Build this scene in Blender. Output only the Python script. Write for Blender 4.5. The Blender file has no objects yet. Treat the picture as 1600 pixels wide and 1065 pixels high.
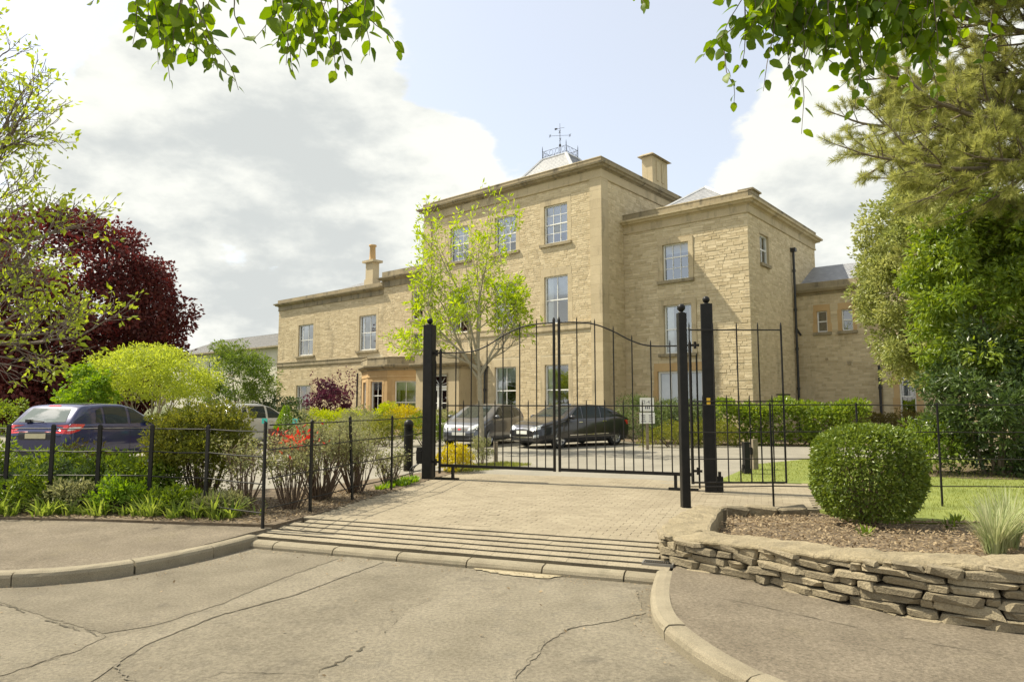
import bpy, bmesh, math, random
import numpy as np
from mathutils import Vector, Matrix
from mathutils.geometry import tessellate_polygon
from mathutils.bvhtree import BVHTree
R = math.radians
scn = bpy.context.scene
COL = scn.collection
# ------------------------------------------------------------------ camera, sky, sun, exposure
cam_d = bpy.data.cameras.new('camera'); cam = bpy.data.objects.new('camera', cam_d); COL.objects.link(cam)
cam.location = (0, 0, 1.48); cam.rotation_euler = (R(95.3), 0, 0)
cam_d.sensor_width = 36; cam_d.lens = 36*1057/1600; cam_d.clip_end = 3000; cam_d.clip_start = 0.05
scn.camera = cam
SUN_TO = Vector((-0.961, 0.276, 0)).normalized()      # horizontal direction towards the sun
SUN_EL = R(53)
sun_d = bpy.data.lights.new('sun', 'SUN'); sun = bpy.data.objects.new('sun', sun_d); COL.objects.link(sun)
sun_d.energy = 5.0; sun_d.angle = R(0.53); sun_d.color = (1.0, 0.915, 0.73)
sv = Vector((SUN_TO.x*math.cos(SUN_EL), SUN_TO.y*math.cos(SUN_EL), math.sin(SUN_EL)))
sun.rotation_euler = (-sv).to_track_quat('-Z', 'Y').to_euler()
sun.location = (-20, 5, 40)
W = bpy.data.worlds.new('World'); scn.world = W; W.use_nodes = True
def build_world():
    nt = W.node_tree; N = nt.nodes; L = nt.links; N.clear()
    out = N.new('ShaderNodeOutputWorld'); bg = N.new('ShaderNodeBackground'); L.new(bg.outputs[0], out.inputs[0])
    bg.inputs[1].default_value = 0.088
    sky = N.new('ShaderNodeTexSky'); sky.sky_type = 'NISHITA'; sky.sun_disc = False
    sky.sun_elevation = SUN_EL; sky.sun_rotation = math.atan2(SUN_TO.x, SUN_TO.y); sky.air_density = 1.0; sky.dust_density = 2.2; sky.ozone_density = 1.0
    tc = N.new('ShaderNodeTexCoord')
    def math_(op, a, b=None, c=None):
        n = N.new('ShaderNodeMath'); n.operation = op
        for i, x in enumerate((a, b, c)):
            if x is None: continue
            if isinstance(x, (int, float)): n.inputs[i].default_value = x
            else: L.new(x, n.inputs[i])
        return n.outputs[0]
    sep = N.new('ShaderNodeSeparateXYZ'); L.new(tc.outputs['Generated'], sep.inputs[0])
    zc = math_('ADD', math_('MAXIMUM', sep.outputs[2], 0.0), 0.55)
    cmb = N.new('ShaderNodeCombineXYZ')
    L.new(math_('DIVIDE', sep.outputs[0], zc), cmb.inputs[0]); L.new(math_('DIVIDE', sep.outputs[1], zc), cmb.inputs[1])
    L.new(math_('MULTIPLY', sep.outputs[2], 1.6), cmb.inputs[2])
    def noise(scale, detail, rough, off, dist=0.0):
        mp = N.new('ShaderNodeMapping'); L.new(cmb.outputs[0], mp.inputs[0]); mp.inputs['Location'].default_value = off
        n = N.new('ShaderNodeTexNoise'); n.inputs['Scale'].default_value = scale; n.inputs['Detail'].default_value = detail
        n.inputs['Roughness'].default_value = rough; n.inputs['Distortion'].default_value = dist
        L.new(mp.outputs[0], n.inputs['Vector']); return n.outputs['Fac']
    def lobe(d, inner, outer):          # 1 inside an angle round a direction, 0 outside it
        v = Vector(d).normalized(); dp = N.new('ShaderNodeVectorMath'); dp.operation = 'DOT_PRODUCT'
        nm = N.new('ShaderNodeVectorMath'); nm.operation = 'NORMALIZE'; L.new(tc.outputs['Generated'], nm.inputs[0])
        L.new(nm.outputs[0], dp.inputs[0]); dp.inputs[1].default_value = v
        mr = N.new('ShaderNodeMapRange'); mr.interpolation_type = 'SMOOTHSTEP'; L.new(dp.outputs['Value'], mr.inputs['Value'])
        mr.inputs['From Min'].default_value = math.cos(R(outer)); mr.inputs['From Max'].default_value = math.cos(R(inner))
        return mr.outputs['Result']
    n1 = noise(2.6, 12, 0.56, (3.1, 1.7, 0.4), 0.0)
    n2 = noise(2.2, 8, 0.55, (7.3, 4.2, 2.0), 0.0)
    n3 = noise(7.0, 8, 0.58, (1.3, 9.2, 5.0), 0.0)
    # broad cumulus banks with clear gaps between them
    clear = math_('ADD', math_('ADD', lobe((0.05, 0.87, 0.49), 6, 14), math_('MULTIPLY', lobe((0.19, 0.88, 0.42), 4, 12), 0.9)), math_('MULTIPLY', lobe((-0.62, 0.64, 0.50), 5, 15), 1.6))
    clear = math_('MINIMUM', clear, 1.5)
    bank = math_('ADD', math_('ADD', lobe((-0.33, 0.88, 0.35), 9, 21), lobe((0.42, 0.87, 0.27), 4, 14)), math_('MULTIPLY', lobe((-0.02, 0.94, 0.29), 4, 10), 0.9))
    dens = math_('ADD', math_('ADD', n1, math_('MULTIPLY', math_('SUBTRACT', n3, 0.5), 0.16)), math_('SUBTRACT', math_('MULTIPLY', bank, 0.22), math_('MULTIPLY', clear, 0.26)))
    mr = N.new('ShaderNodeMapRange'); mr.interpolation_type = 'SMOOTHSTEP'; L.new(dens, mr.inputs['Value'])
    mr.inputs['From Min'].default_value = 0.465; mr.inputs['From Max'].default_value = 0.525
    # white sunlit heads, grey shaded cores
    core = math_('ADD', math_('MULTIPLY', lobe((-0.33, 0.90, 0.26), 4, 15), 0.17), math_('MULTIPLY', lobe((0.44, 0.86, 0.24), 2, 10), 0.12))
    shade = N.new('ShaderNodeMapRange'); shade.interpolation_type = 'SMOOTHSTEP'
    L.new(math_('ADD', core, math_('ADD', math_('MULTIPLY', n2, 0.62), math_('MULTIPLY', n3, 0.75))), shade.inputs['Value'])
    shade.inputs['From Min'].default_value = 0.66; shade.inputs['From Max'].default_value = 0.94
    cc = N.new('ShaderNodeMix'); cc.data_type = 'RGBA'; L.new(shade.outputs['Result'], cc.inputs['Factor'])
    cc.inputs['A'].default_value = (7.8, 7.85, 7.3, 1); cc.inputs['B'].default_value = (5.25, 5.5, 5.4, 1)
    hs = N.new('ShaderNodeMix'); hs.data_type = 'RGBA'; hs.blend_type = 'ADD'; hs.inputs['Factor'].default_value = 1
    L.new(sky.outputs[0], hs.inputs['A']); hs.inputs['B'].default_value = (3.9, 3.8, 3.5, 1)   # thin veil of high cloud in the blue
    mx = N.new('ShaderNodeMix'); mx.data_type = 'RGBA'; L.new(mr.outputs['Result'], mx.inputs['Factor'])
    L.new(hs.outputs['Result'], mx.inputs['A']); L.new(cc.outputs['Result'], mx.inputs['B'])
    L.new(mx.outputs['Result'], bg.inputs[0])
build_world()
scn.view_settings.view_transform = 'Standard'; scn.view_settings.look = 'None'
scn.view_settings.exposure = 0.60; scn.view_settings.gamma = 1.0; scn.view_settings.use_curve_mapping = False
scn.render.resolution_x = 1024; scn.render.resolution_y = 681

# ------------------------------------------------------------------ helpers
def link(o, parent=None):
    COL.objects.link(o)
    if parent is not None: o.parent = parent
    return o
def tag(o, label=None, cat=None, group=None, kind=None):
    if label: o['label'] = label
    if cat: o['category'] = cat
    if group: o['group'] = group
    if kind: o['kind'] = kind
    return o
def thing(name, label, cat, loc=(0, 0, 0), rz=0.0, group=None):
    o = bpy.data.objects.new(name, None); o.empty_display_size = 0.2; link(o)
    o.location = loc; o.rotation_euler = (0, 0, rz)
    return tag(o, label, cat, group)
def mesh_np(name, V, F, mat=None, rnd=None, smooth=False):
    """V (n,3); F (m,3|4) int array or list of lists"""
    me = bpy.data.meshes.new(name)
    if isinstance(F, np.ndarray):
        V = np.ascontiguousarray(V, dtype=np.float32); m, k = F.shape
        me.vertices.add(len(V)); me.vertices.foreach_set('co', V.ravel())
        me.loops.add(m*k); me.loops.foreach_set('vertex_index', np.ascontiguousarray(F, dtype=np.int32).ravel())
        me.polygons.add(m); me.polygons.foreach_set('loop_start', np.arange(0, m*k, k, dtype=np.int32))
        me.update(calc_edges=True); me.validate()
    else:
        me.from_pydata([tuple(map(float, v)) for v in V], [], [list(map(int, f)) for f in F]); me.update()
    if rnd is not None and len(rnd) == len(me.polygons):
        a = me.attributes.new('rnd', 'FLOAT', 'FACE'); a.data.foreach_set('value', np.asarray(rnd, dtype=np.float32))
    me.polygons.foreach_set('use_smooth', np.full(len(me.polygons), bool(smooth)))
    if mat: me.materials.append(mat)
    return me
def obj(name, V, F, mat=None, parent=None, rnd=None, smooth=False):
    return link(bpy.data.objects.new(name, mesh_np(name, V, F, mat, rnd, smooth)), parent)
def inst(name, me, parent=None, loc=(0, 0, 0), rot=(0, 0, 0), sc=(1, 1, 1)):
    o = bpy.data.objects.new(name, me); link(o, parent); o.location = loc; o.rotation_euler = rot; o.scale = sc; return o
class MB:
    """collects simple solids into one mesh"""
    def __init__(s): s.V = []; s.F = []; s.r = []
    def add(s, V, F, r=None):
        b = len(s.V); s.V += [tuple(map(float, v)) for v in V]; s.F += [[i+b for i in f] for f in F]
        r = random.random() if r is None else r; s.r += [r]*len(F); return s
    def box(s, x0, y0, z0, x1, y1, z1, r=None, bottom=True):
        V = [(x0,y0,z0),(x1,y0,z0),(x1,y1,z0),(x0,y1,z0),(x0,y0,z1),(x1,y0,z1),(x1,y1,z1),(x0,y1,z1)]
        F = [[0,1,5,4],[1,2,6,5],[2,3,7,6],[3,0,4,7],[4,5,6,7]]
        if bottom: F.append([3,2,1,0])
        return s.add(V, F, r)
    def prism(s, poly, z0, z1, r=None):
        n = len(poly); V = [(p[0],p[1],z0) for p in poly]+[(p[0],p[1],z1) for p in poly]
        F = [[i,(i+1)%n,n+(i+1)%n,n+i] for i in range(n)]+[list(range(n-1,-1,-1)), list(range(n,2*n))]
        return s.add(V, F, r)
    def tube(s, pts, rad, n=6, caps=True, r=None):
        V, F = tube_vf(pts, rad, n, caps); return s.add(V, F, r)
    def lathe(s, prof, c=(0,0,0), n=16, axis='z', r=None):
        V = []; F = []; m = len(prof)
        for k in range(n):
            a = 2*math.pi*k/n
            for (rr, h) in prof:
                p = (rr*math.cos(a), rr*math.sin(a), h)
                if axis == 'y': p = (p[0], p[2], p[1])
                if axis == 'x': p = (p[2], p[0], p[1])
                V.append((p[0]+c[0], p[1]+c[1], p[2]+c[2]))
        for k in range(n):
            for j in range(m-1):
                q = [k*m+j, ((k+1)%n)*m+j, ((k+1)%n)*m+j+1, k*m+j+1]
                F.append(q if axis != 'y' else q[::-1])
        return s.add(V, F, r)
    def build(s, name, mat, parent=None, smooth=False, kind=None):
        o = obj(name, s.V, s.F, mat, parent, s.r, smooth)
        if kind: o['kind'] = kind
        return o
def tube_vf(pts, rad, n=6, caps=True):
    P = [Vector(p) for p in pts]; m = len(P)
    rr = rad if isinstance(rad, (list, tuple, np.ndarray)) else [rad]*m
    V = []; F = []; up = None
    for i in range(m):
        d = (P[min(i+1, m-1)]-P[max(i-1, 0)])
        if d.length < 1e-9: d = Vector((0,0,1))
        d.normalize()
        if up is None:
            up = Vector((1,0,0)) if abs(d.x) < 0.8 else Vector((0,1,0))
        a = (up - d*up.dot(d))
        if a.length < 1e-6: a = d.orthogonal()
        a.normalize(); up = a; b = d.cross(a)
        for k in range(n):
            t = 2*math.pi*k/n+math.pi/n
            q = P[i]+a*(math.cos(t)*rr[i])+b*(math.sin(t)*rr[i]); V.append((q.x,q.y,q.z))
    for i in range(m-1):
        for k in range(n):
            F.append([i*n+k, i*n+(k+1)%n, (i+1)*n+(k+1)%n, (i+1)*n+k])
    if caps:
        F.append(list(range(n-1,-1,-1))); F.append(list(range((m-1)*n, m*n)))
    return V, F
def resample(pts, step):
    P = [Vector(p) for p in pts]; out = [P[0]]; acc = 0.0
    for a, b in zip(P, P[1:]):
        L = (b-a).length; t = step-acc
        while t <= L: out.append(a+(b-a)*(t/L)); t += step
        acc = (acc+L) % step
    return out
def smooth_poly(pts, n=6):
    """Catmull-Rom through points"""
    P = [Vector(p) for p in pts]; P = [P[0]*2-P[1]]+P+[P[-1]*2-P[-2]]; out = []
    for i in range(1, len(P)-2):
        for k in range(n):
            t = k/n; p0,p1,p2,p3 = P[i-1:i+3]
            out.append(0.5*((2*p1)+(p2-p0)*t+(2*p0-5*p1+4*p2-p3)*t*t+(3*p1-p0-3*p2+p3)*t**3))
    out.append(P[-2]); return out

# ------------------------------------------------------------------ materials
MATS = {}
def mat(name, col, rough=0.8, col2=None, scale=3.0, var=0.12, bump=0.0, bscale=60.0, metal=0.0, attr=0.0, objr=0.0, spec=0.5, stain=None, coat=0.0, detail=6, speck=0.0, sscale=220.0, streak=None):
    if name in MATS: return MATS[name]
    m = bpy.data.materials.new(name); m.use_nodes = True; MATS[name] = m
    nt = m.node_tree; N = nt.nodes; L = nt.links; b = N['Principled BSDF']
    b.inputs['Roughness'].default_value = rough; b.inputs['Metallic'].default_value = metal
    b.inputs['Specular IOR Level'].default_value = spec; b.inputs['Coat Weight'].default_value = coat; b.inputs['Coat Roughness'].default_value = 0.05
    geo = N.new('ShaderNodeNewGeometry')
    no = N.new('ShaderNodeTexNoise'); no.inputs['Scale'].default_value = scale; no.inputs['Detail'].default_value = detail; no.inputs['Roughness'].default_value = 0.62
    L.new(geo.outputs['Position'], no.inputs['Vector'])
    rmp = N.new('ShaderNodeMapRange'); L.new(no.outputs['Fac'], rmp.inputs['Value'])
    rmp.inputs['From Min'].default_value = 0.30; rmp.inputs['From Max'].default_value = 0.70
    mx = N.new('ShaderNodeMix'); mx.data_type = 'RGBA'
    c2 = col2 or tuple(min(1, c*(1+var*2)) for c in col)
    c1 = col if col2 else tuple(c*(1-var*2) for c in col)
    mx.inputs['A'].default_value = (*c1, 1); mx.inputs['B'].default_value = (*c2, 1)
    fac = rmp.outputs['Result']
    if attr or objr:
        if attr:
            at = N.new('ShaderNodeAttribute'); at.attribute_name = 'rnd'; src = at.outputs['Fac']; w = attr
        else:
            oi = N.new('ShaderNodeObjectInfo'); src = oi.outputs['Random']; w = objr
        q = N.new('ShaderNodeMix'); q.data_type = 'FLOAT'; q.inputs['Factor'].default_value = w
        L.new(fac, q.inputs['A']); L.new(src, q.inputs['B']); fac = q.outputs['Result']
    L.new(fac, mx.inputs['Factor']); colo = mx.outputs['Result']
    if stain:   # (colour, scale, threshold): blotches with a shape of their own
        sn = N.new('ShaderNodeTexNoise'); sn.inputs['Scale'].default_value = stain[1]; sn.inputs['Detail'].default_value = 7; sn.inputs['Roughness'].default_value = 0.68
        if streak:      # rain streaks run down the face
            vs_ = N.new('ShaderNodeVectorMath'); vs_.operation = 'MULTIPLY'; vs_.inputs[1].default_value = streak; L.new(geo.outputs['Position'], vs_.inputs[0]); L.new(vs_.outputs[0], sn.inputs['Vector'])
        else: L.new(geo.outputs['Position'], sn.inputs['Vector'])
        sr = N.new('ShaderNodeMapRange'); L.new(sn.outputs['Fac'], sr.inputs['Value'])
        sr.inputs['From Min'].default_value = stain[2]; sr.inputs['From Max'].default_value = stain[2]+0.14; sr.inputs['To Max'].default_value = stain[3] if len(stain) > 3 else 0.8
        s2 = N.new('ShaderNodeMix'); s2.data_type = 'RGBA'; L.new(sr.outputs['Result'], s2.inputs['Factor'])
        L.new(colo, s2.inputs['A']); s2.inputs['B'].default_value = (*stain[0], 1); colo = s2.outputs['Result']
    if speck:   # fine grain of the material itself
        kn = N.new('ShaderNodeTexNoise'); kn.inputs['Scale'].default_value = sscale; kn.inputs['Detail'].default_value = 5; kn.inputs['Roughness'].default_value = .75; L.new(geo.outputs['Position'], kn.inputs['Vector'])
        kr = N.new('ShaderNodeMapRange'); L.new(kn.outputs['Fac'], kr.inputs['Value']); kr.inputs['From Min'].default_value = .32; kr.inputs['From Max'].default_value = .68
        kr.inputs['To Min'].default_value = 1-speck; kr.inputs['To Max'].default_value = 1+speck
        vm = N.new('ShaderNodeVectorMath'); vm.operation = 'SCALE'; L.new(colo, vm.inputs[0]); L.new(kr.outputs['Result'], vm.inputs['Scale']); colo = vm.outputs[0]
    L.new(colo, b.inputs['Base Color'])
    if bump:
        bn = N.new('ShaderNodeTexNoise'); bn.inputs['Scale'].default_value = bscale; bn.inputs['Detail'].default_value = 5; bn.inputs['Roughness'].default_value = 0.65
        L.new(geo.outputs['Position'], bn.inputs['Vector'])
        bp = N.new('ShaderNodeBump'); bp.inputs['Strength'].default_value = bump; bp.inputs['Distance'].default_value = 0.02
        L.new(bn.outputs['Fac'], bp.inputs['Height']); L.new(bp.outputs[0], b.inputs['Normal'])
    return m
def leafmat(name, a, b_, trans=0.4, rough=0.5, tcol=None, spec=0.3):
    """a..b_ picked per leaf from the face attribute; some light passes through"""
    if name in MATS: return MATS[name]
    m = bpy.data.materials.new(name); m.use_nodes = True; MATS[name] = m
    nt = m.node_tree; N = nt.nodes; L = nt.links; b = N['Principled BSDF']; out = N['Material Output']
    b.inputs['Roughness'].default_value = rough; b.inputs['Specular IOR Level'].default_value = spec
    at = N.new('ShaderNodeAttribute'); at.attribute_name = 'rnd'
    mx = N.new('ShaderNodeMix'); mx.data_type = 'RGBA'; L.new(at.outputs['Fac'], mx.inputs['Factor'])
    mx.inputs['A'].default_value = (*a, 1); mx.inputs['B'].default_value = (*b_, 1)
    L.new(mx.outputs['Result'], b.inputs['Base Color'])
    if trans:
        t = N.new('ShaderNodeBsdfTranslucent'); hs = N.new('ShaderNodeHueSaturation'); hs.inputs['Hue'].default_value = 0.487; hs.inputs['Saturation'].default_value = 1.1; hs.inputs['Value'].default_value = 1.35
        L.new(mx.outputs['Result'], hs.inputs['Color']); L.new(hs.outputs[0], t.inputs[0])
        ms = N.new('ShaderNodeMixShader'); ms.inputs[0].default_value = trans
        L.new(b.outputs[0], ms.inputs[1]); L.new(t.outputs[0], ms.inputs[2]); L.new(ms.outputs[0], out.inputs[0])
    return m
def glassmat(name, tint=(0.8, 0.85, 0.85), refl=0.16, rough=0.02, dens=0.0, body=(0.03, 0.035, 0.04)):
    if name in MATS: return MATS[name]
    m = bpy.data.materials.new(name); m.use_nodes = True; MATS[name] = m
    nt = m.node_tree; N = nt.nodes; L = nt.links; out = N['Material Output']; N.remove(N['Principled BSDF'])
    tr = N.new('ShaderNodeBsdfTransparent'); tr.inputs[0].default_value = (*tint, 1)
    gl = N.new('ShaderNodeBsdfGlossy'); gl.inputs['Roughness'].default_value = rough; gl.inputs[0].default_value = (0.95, 0.97, 1, 1)
    fr = N.new('ShaderNodeFresnel'); fr.inputs[0].default_value = 1.5
    ad = N.new('ShaderNodeMath'); ad.operation = 'ADD'; ad.use_clamp = True; ad.inputs[1].default_value = refl; L.new(fr.outputs[0], ad.inputs[0])
    base = tr.outputs[0]
    if dens:
        df = N.new('ShaderNodeBsdfDiffuse'); df.inputs[0].default_value = (*body, 1)
        m0 = N.new('ShaderNodeMixShader'); m0.inputs[0].default_value = dens; L.new(base, m0.inputs[1]); L.new(df.outputs[0], m0.inputs[2]); base = m0.outputs[0]
    ms = N.new('ShaderNodeMixShader'); L.new(ad.outputs[0], ms.inputs[0]); L.new(base, ms.inputs[1]); L.new(gl.outputs[0], ms.inputs[2]); L.new(ms.outputs[0], out.inputs[0])
    return m
M = dict(
 rubble = mat('rubble_stone', (0.43,0.34,0.20), 0.9, (0.68,0.57,0.375), 4, attr=0.68, bump=0.12, bscale=45, stain=((0.25,0.205,0.13),0.8,0.55,0.5), streak=(1.6,1.6,.45)),
 rubble_side = mat('coarse_rubble', (0.43,0.345,0.205), 0.9, (0.68,0.575,0.39), 5, attr=0.68, bump=0.2, bscale=30, stain=((0.25,0.205,0.13),0.8,0.56,0.5), streak=(1.6,1.6,.45)),
 mortar = mat('mortar', (0.52,0.445,0.30), 0.95, (0.60,0.53,0.38), 6, bump=0.3, bscale=80),
 ashlar = mat('ashlar_stone', (0.42,0.34,0.21), 0.85, (0.56,0.465,0.30), 1.6, attr=0.55, bump=0.12, bscale=60, stain=((0.22,0.185,0.12),1.1,0.53,0.6), speck=.1, sscale=25, streak=(2.2,2.2,.5)),
 orange = mat('orange_ashlar', (0.44,0.28,0.12), 0.85, (0.56,0.40,0.21), 2.2, attr=0.5, bump=0.12, bscale=60),
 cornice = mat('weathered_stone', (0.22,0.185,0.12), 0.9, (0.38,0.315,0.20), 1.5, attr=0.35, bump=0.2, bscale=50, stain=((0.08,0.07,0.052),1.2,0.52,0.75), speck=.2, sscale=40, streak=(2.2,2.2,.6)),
 slate_dark = mat('dark_roof_slate', (0.12,0.12,0.12), 0.7, (0.19,0.185,0.18), 4, attr=0.5, spec=.3),
 slate = mat('roof_slate', (0.22,0.23,0.25), 0.55, (0.34,0.345,0.36), 4, attr=0.5, bump=0.2, bscale=25),
 lead = mat('lead_sheet', (0.42,0.43,0.45), 0.5, (0.55,0.56,0.58), 3),
 white = mat('white_paint', (0.74,0.74,0.70), 0.45, (0.82,0.82,0.79), 3),
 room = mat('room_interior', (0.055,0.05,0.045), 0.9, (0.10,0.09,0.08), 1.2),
 curtain = mat('curtain_cloth', (0.50,0.48,0.42), 0.95, (0.60,0.58,0.52), 6.0),
 blind = mat('window_blind', (0.42,0.43,0.44), 0.9, (0.52,0.53,0.53), 2.0),
 black = mat('black_paint', (0.010,0.010,0.010), 0.42, (0.018,0.017,0.016), 8, spec=0.22, bump=0.05, bscale=120),
 iron = mat('black_iron', (0.010,0.010,0.010), 0.5, (0.022,0.019,0.016), 20, spec=0.25, bump=0.1, bscale=200, stain=((0.09,0.045,0.02),14,0.66,0.5)),
 castiron = mat('cast_iron_pipe', (0.018,0.018,0.02), 0.5, (0.03,0.03,0.032), 10),
 kerb = mat('kerb_concrete', (0.20,0.17,0.115), 0.92, (0.31,0.27,0.19), 5, objr=0.35, speck=.3, sscale=120, bump=0.6, bscale=110, stain=((0.17,0.15,0.10),6,0.58,0.7)),
 paver = mat('block_paving', (0.21,0.175,0.118), 0.93, (0.315,0.27,0.19), 1.3, objr=0.36, bump=0.4, bscale=140, speck=.25, sscale=160, stain=((0.20,0.19,0.12),3.5,0.60,0.5)),
 paver_bulk = mat('block_paving_bulk', (0.21,0.175,0.118), 0.93, (0.315,0.27,0.19), 1.3, attr=0.36, bump=0.4, bscale=140, speck=.25, sscale=160, stain=((0.20,0.19,0.12),3.5,0.60,0.5)),
 apron = mat('apron_block', (0.23,0.195,0.135), 0.93, (0.315,0.27,0.19), 2.2, objr=0.10, bump=0.4, bscale=140, stain=((0.17,0.15,0.09),4,0.58,0.55), speck=.3, sscale=60),
 joint = mat('joint_sand', (0.17,0.145,0.09), 0.95, (0.25,0.215,0.14), 9, bump=0.4, bscale=120, stain=((0.11,0.15,0.04),4,0.6,0.7)),
 asph = mat('old_asphalt', (0.178,0.155,0.112), 0.92, (0.268,0.236,0.176), 1.1, bump=0.8, bscale=160, stain=((0.13,0.115,0.09),2.5,0.56,0.6), spec=0.3, speck=.36, sscale=38),
 asph_pale = mat('pale_asphalt_repair', (0.20,0.175,0.127), 0.92, (0.28,0.247,0.185), 2.2, bump=0.8, bscale=150, stain=((0.16,0.145,0.115),4,0.56,0.6), spec=0.3, speck=.34, sscale=36),
 asph_grey = mat('grey_asphalt_repair', (0.17,0.147,0.106), 0.92, (0.25,0.219,0.162), 2.0, bump=0.8, bscale=170, stain=((0.12,0.105,0.085),3,0.58,0.6), spec=0.3, speck=.36, sscale=42),
 path = mat('footpath_asphalt', (0.15,0.125,0.09), 0.93, (0.225,0.19,0.14), 1.8, bump=0.7, bscale=190, stain=((0.20,0.17,0.11),1.3,0.56,0.5), spec=0.3, speck=.45, sscale=45),
 park = mat('car_park_tarmac', (0.21,0.195,0.16), 0.92, (0.28,0.26,0.215), 0.8, bump=0.4, bscale=90, spec=0.3, speck=.2, sscale=60),
 crack = mat('crack_dirt_gap_shade', (0.045,0.04,0.028), 0.95, (0.10,0.085,0.055), 12),
 crack_thin = mat('hairline_crack', (0.12,0.104,0.075), 0.95, (0.17,0.148,0.108), 12),
 straw = mat('worn_stone_patch', (0.29,0.245,0.155), 0.95, (0.42,0.36,0.24), 14, bump=0.8, bscale=60),
 soil = mat('soil', (0.095,0.07,0.042), 0.95, (0.19,0.145,0.095), 7, bump=0.9, bscale=40, stain=((0.26,0.19,0.11),9,0.56,0.7)),
 earth = mat('open_ground', (0.075,0.095,0.03), 0.95, (0.13,0.14,0.05), 0.6, bump=0.5, bscale=12),
 lawn = mat('lawn_turf', (0.13,0.165,0.03), 0.95, (0.22,0.25,0.055), 1.6, bump=0.6, bscale=60),
 stone = mat('wall_stone', (0.13,0.108,0.07), 0.92, (0.36,0.30,0.195), 9, objr=0.6, bump=1.0, bscale=45, speck=.3, sscale=90, stain=((0.40,0.36,0.25),9,0.60,0.55)),
 coping = mat('cement_coping', (0.20,0.165,0.10), 0.92, (0.30,0.25,0.16), 5, bump=0.9, bscale=34, speck=.28, sscale=70, stain=((0.15,0.125,0.08),3.2,0.53,0.65)),
 core = mat('wall_core', (0.07,0.055,0.035), 0.95, (0.12,0.095,0.06), 8, bump=0.5),
 bark = mat('bark', (0.12,0.095,0.065), 0.95, (0.21,0.175,0.125), 12, bump=0.7, bscale=30),
 bark_pale = mat('pale_bark', (0.26,0.23,0.16), 0.9, (0.36,0.32,0.235), 14, bump=0.5, bscale=40),
 twig = mat('twig', (0.11,0.075,0.05), 0.9, (0.20,0.14,0.09), 10, attr=0.5),
 render_w = mat('cream_render', (0.52,0.49,0.40), 0.9, (0.60,0.57,0.48), 1.0),
 wood = mat('weathered_wood', (0.16,0.13,0.09), 0.9, (0.27,0.225,0.16), 9, bump=0.4, bscale=50),
 planter = mat('planter_timber', (0.085,0.04,0.028), 0.7, (0.13,0.06,0.04), 9),
 sign = mat('sign_white', (0.78,0.77,0.68), 0.5, (0.84,0.83,0.76), 4),
 ink = mat('sign_ink', (0.09,0.09,0.12), 0.6, (0.13,0.13,0.16), 4),
 yellow = mat('yellow_sticker', (0.75,0.45,0.02), 0.5, (0.82,0.52,0.04), 20),
 cyan = mat('turquoise_tag', (0.05,0.50,0.42), 0.5, (0.08,0.60,0.50), 20),
 tyre = mat('tyre_rubber', (0.012,0.012,0.012), 0.85, (0.022,0.022,0.021), 20),
 rim = mat('alloy_rim', (0.50,0.50,0.50), 0.32, (0.58,0.58,0.58), 8, metal=0.8),
 chrome = mat('chrome', (0.75,0.75,0.75), 0.08, (0.8,0.8,0.8), 4, metal=1.0),
 plastic = mat('black_plastic', (0.012,0.012,0.013), 0.55, (0.02,0.02,0.02), 10),
 navy = mat('navy_car_paint', (0.010,0.014,0.075), 0.28, (0.013,0.018,0.09), 2, metal=0.25, coat=1.0, var=0.03),
 dark = mat('charcoal_car_paint', (0.016,0.016,0.021), 0.28, (0.021,0.02,0.026), 2, metal=0.3, coat=1.0),
 silver = mat('silver_car_paint', (0.11,0.115,0.13), 0.32, (0.13,0.135,0.15), 2, metal=0.5, coat=1.0),
 silver_w = mat('pale_silver_car_paint', (0.50,0.49,0.46), 0.32, (0.55,0.54,0.51), 2, metal=0.3, coat=1.0),
 seat = mat('car_interior', (0.03,0.03,0.032), 0.9, (0.05,0.05,0.05), 5),
 red = mat('tail_lamp_red', (0.55,0.012,0.015), 0.12, (0.62,0.02,0.02), 8, coat=1.0),
 lamp = mat('lamp_lens', (0.55,0.57,0.58), 0.08, (0.75,0.77,0.78), 30, metal=0.3, coat=1.0),
 plate_w = mat('front_number_plate', (0.70,0.70,0.66), 0.5, (0.75,0.75,0.7), 10),
 plate_y = mat('rear_number_plate', (0.50,0.46,0.30), 0.6, (0.56,0.52,0.36), 10),
)
GLASS = glassmat('window_glass', (0.84,0.88,0.9), 0.22)
CGLASS = glassmat('car_glass', (0.55,0.62,0.58), 0.14, dens=0.0)
# ------------------------------------------------------------------ setting: ground, road, paths, kerbs, paving
rng = np.random.default_rng(7); random.seed(7)
def sheet(name, poly, z, m, kind='structure', skirt=0.0):
    zs = z if callable(z) else (lambda x, y: z)
    bm = bmesh.new(); vs = [bm.verts.new((p[0], p[1], zs(p[0], p[1]))) for p in poly]
    for tri in tessellate_polygon([[Vector((p[0], p[1], 0)) for p in poly]]):
        try: bm.faces.new([vs[i] for i in tri])
        except ValueError: pass
    for f in bm.faces:
        f.normal_update()
        if f.normal.z < 0: f.normal_flip()
    if skirt:       # close the edge downwards so that no sheet hovers
        ed = [e for e in bm.edges if len(e.link_faces) == 1]; r = bmesh.ops.extrude_edge_only(bm, edges=ed)
        for g_ in r['geom']:
            if isinstance(g_, bmesh.types.BMVert): g_.co.z -= skirt
    me = bpy.data.meshes.new(name); bm.to_mesh(me); bm.free(); me.materials.append(m)
    o = link(bpy.data.objects.new(name, me))
    if kind: o['kind'] = kind
    return o
def inpoly(x, y, P):
    c = False; n = len(P)
    for i in range(n):
        x1, y1 = P[i][:2]; x2, y2 = P[(i+1) % n][:2]
        if (y1 > y) != (y2 > y) and x < (x2-x1)*(y-y1)/(y2-y1)+x1: c = not c
    return c
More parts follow.
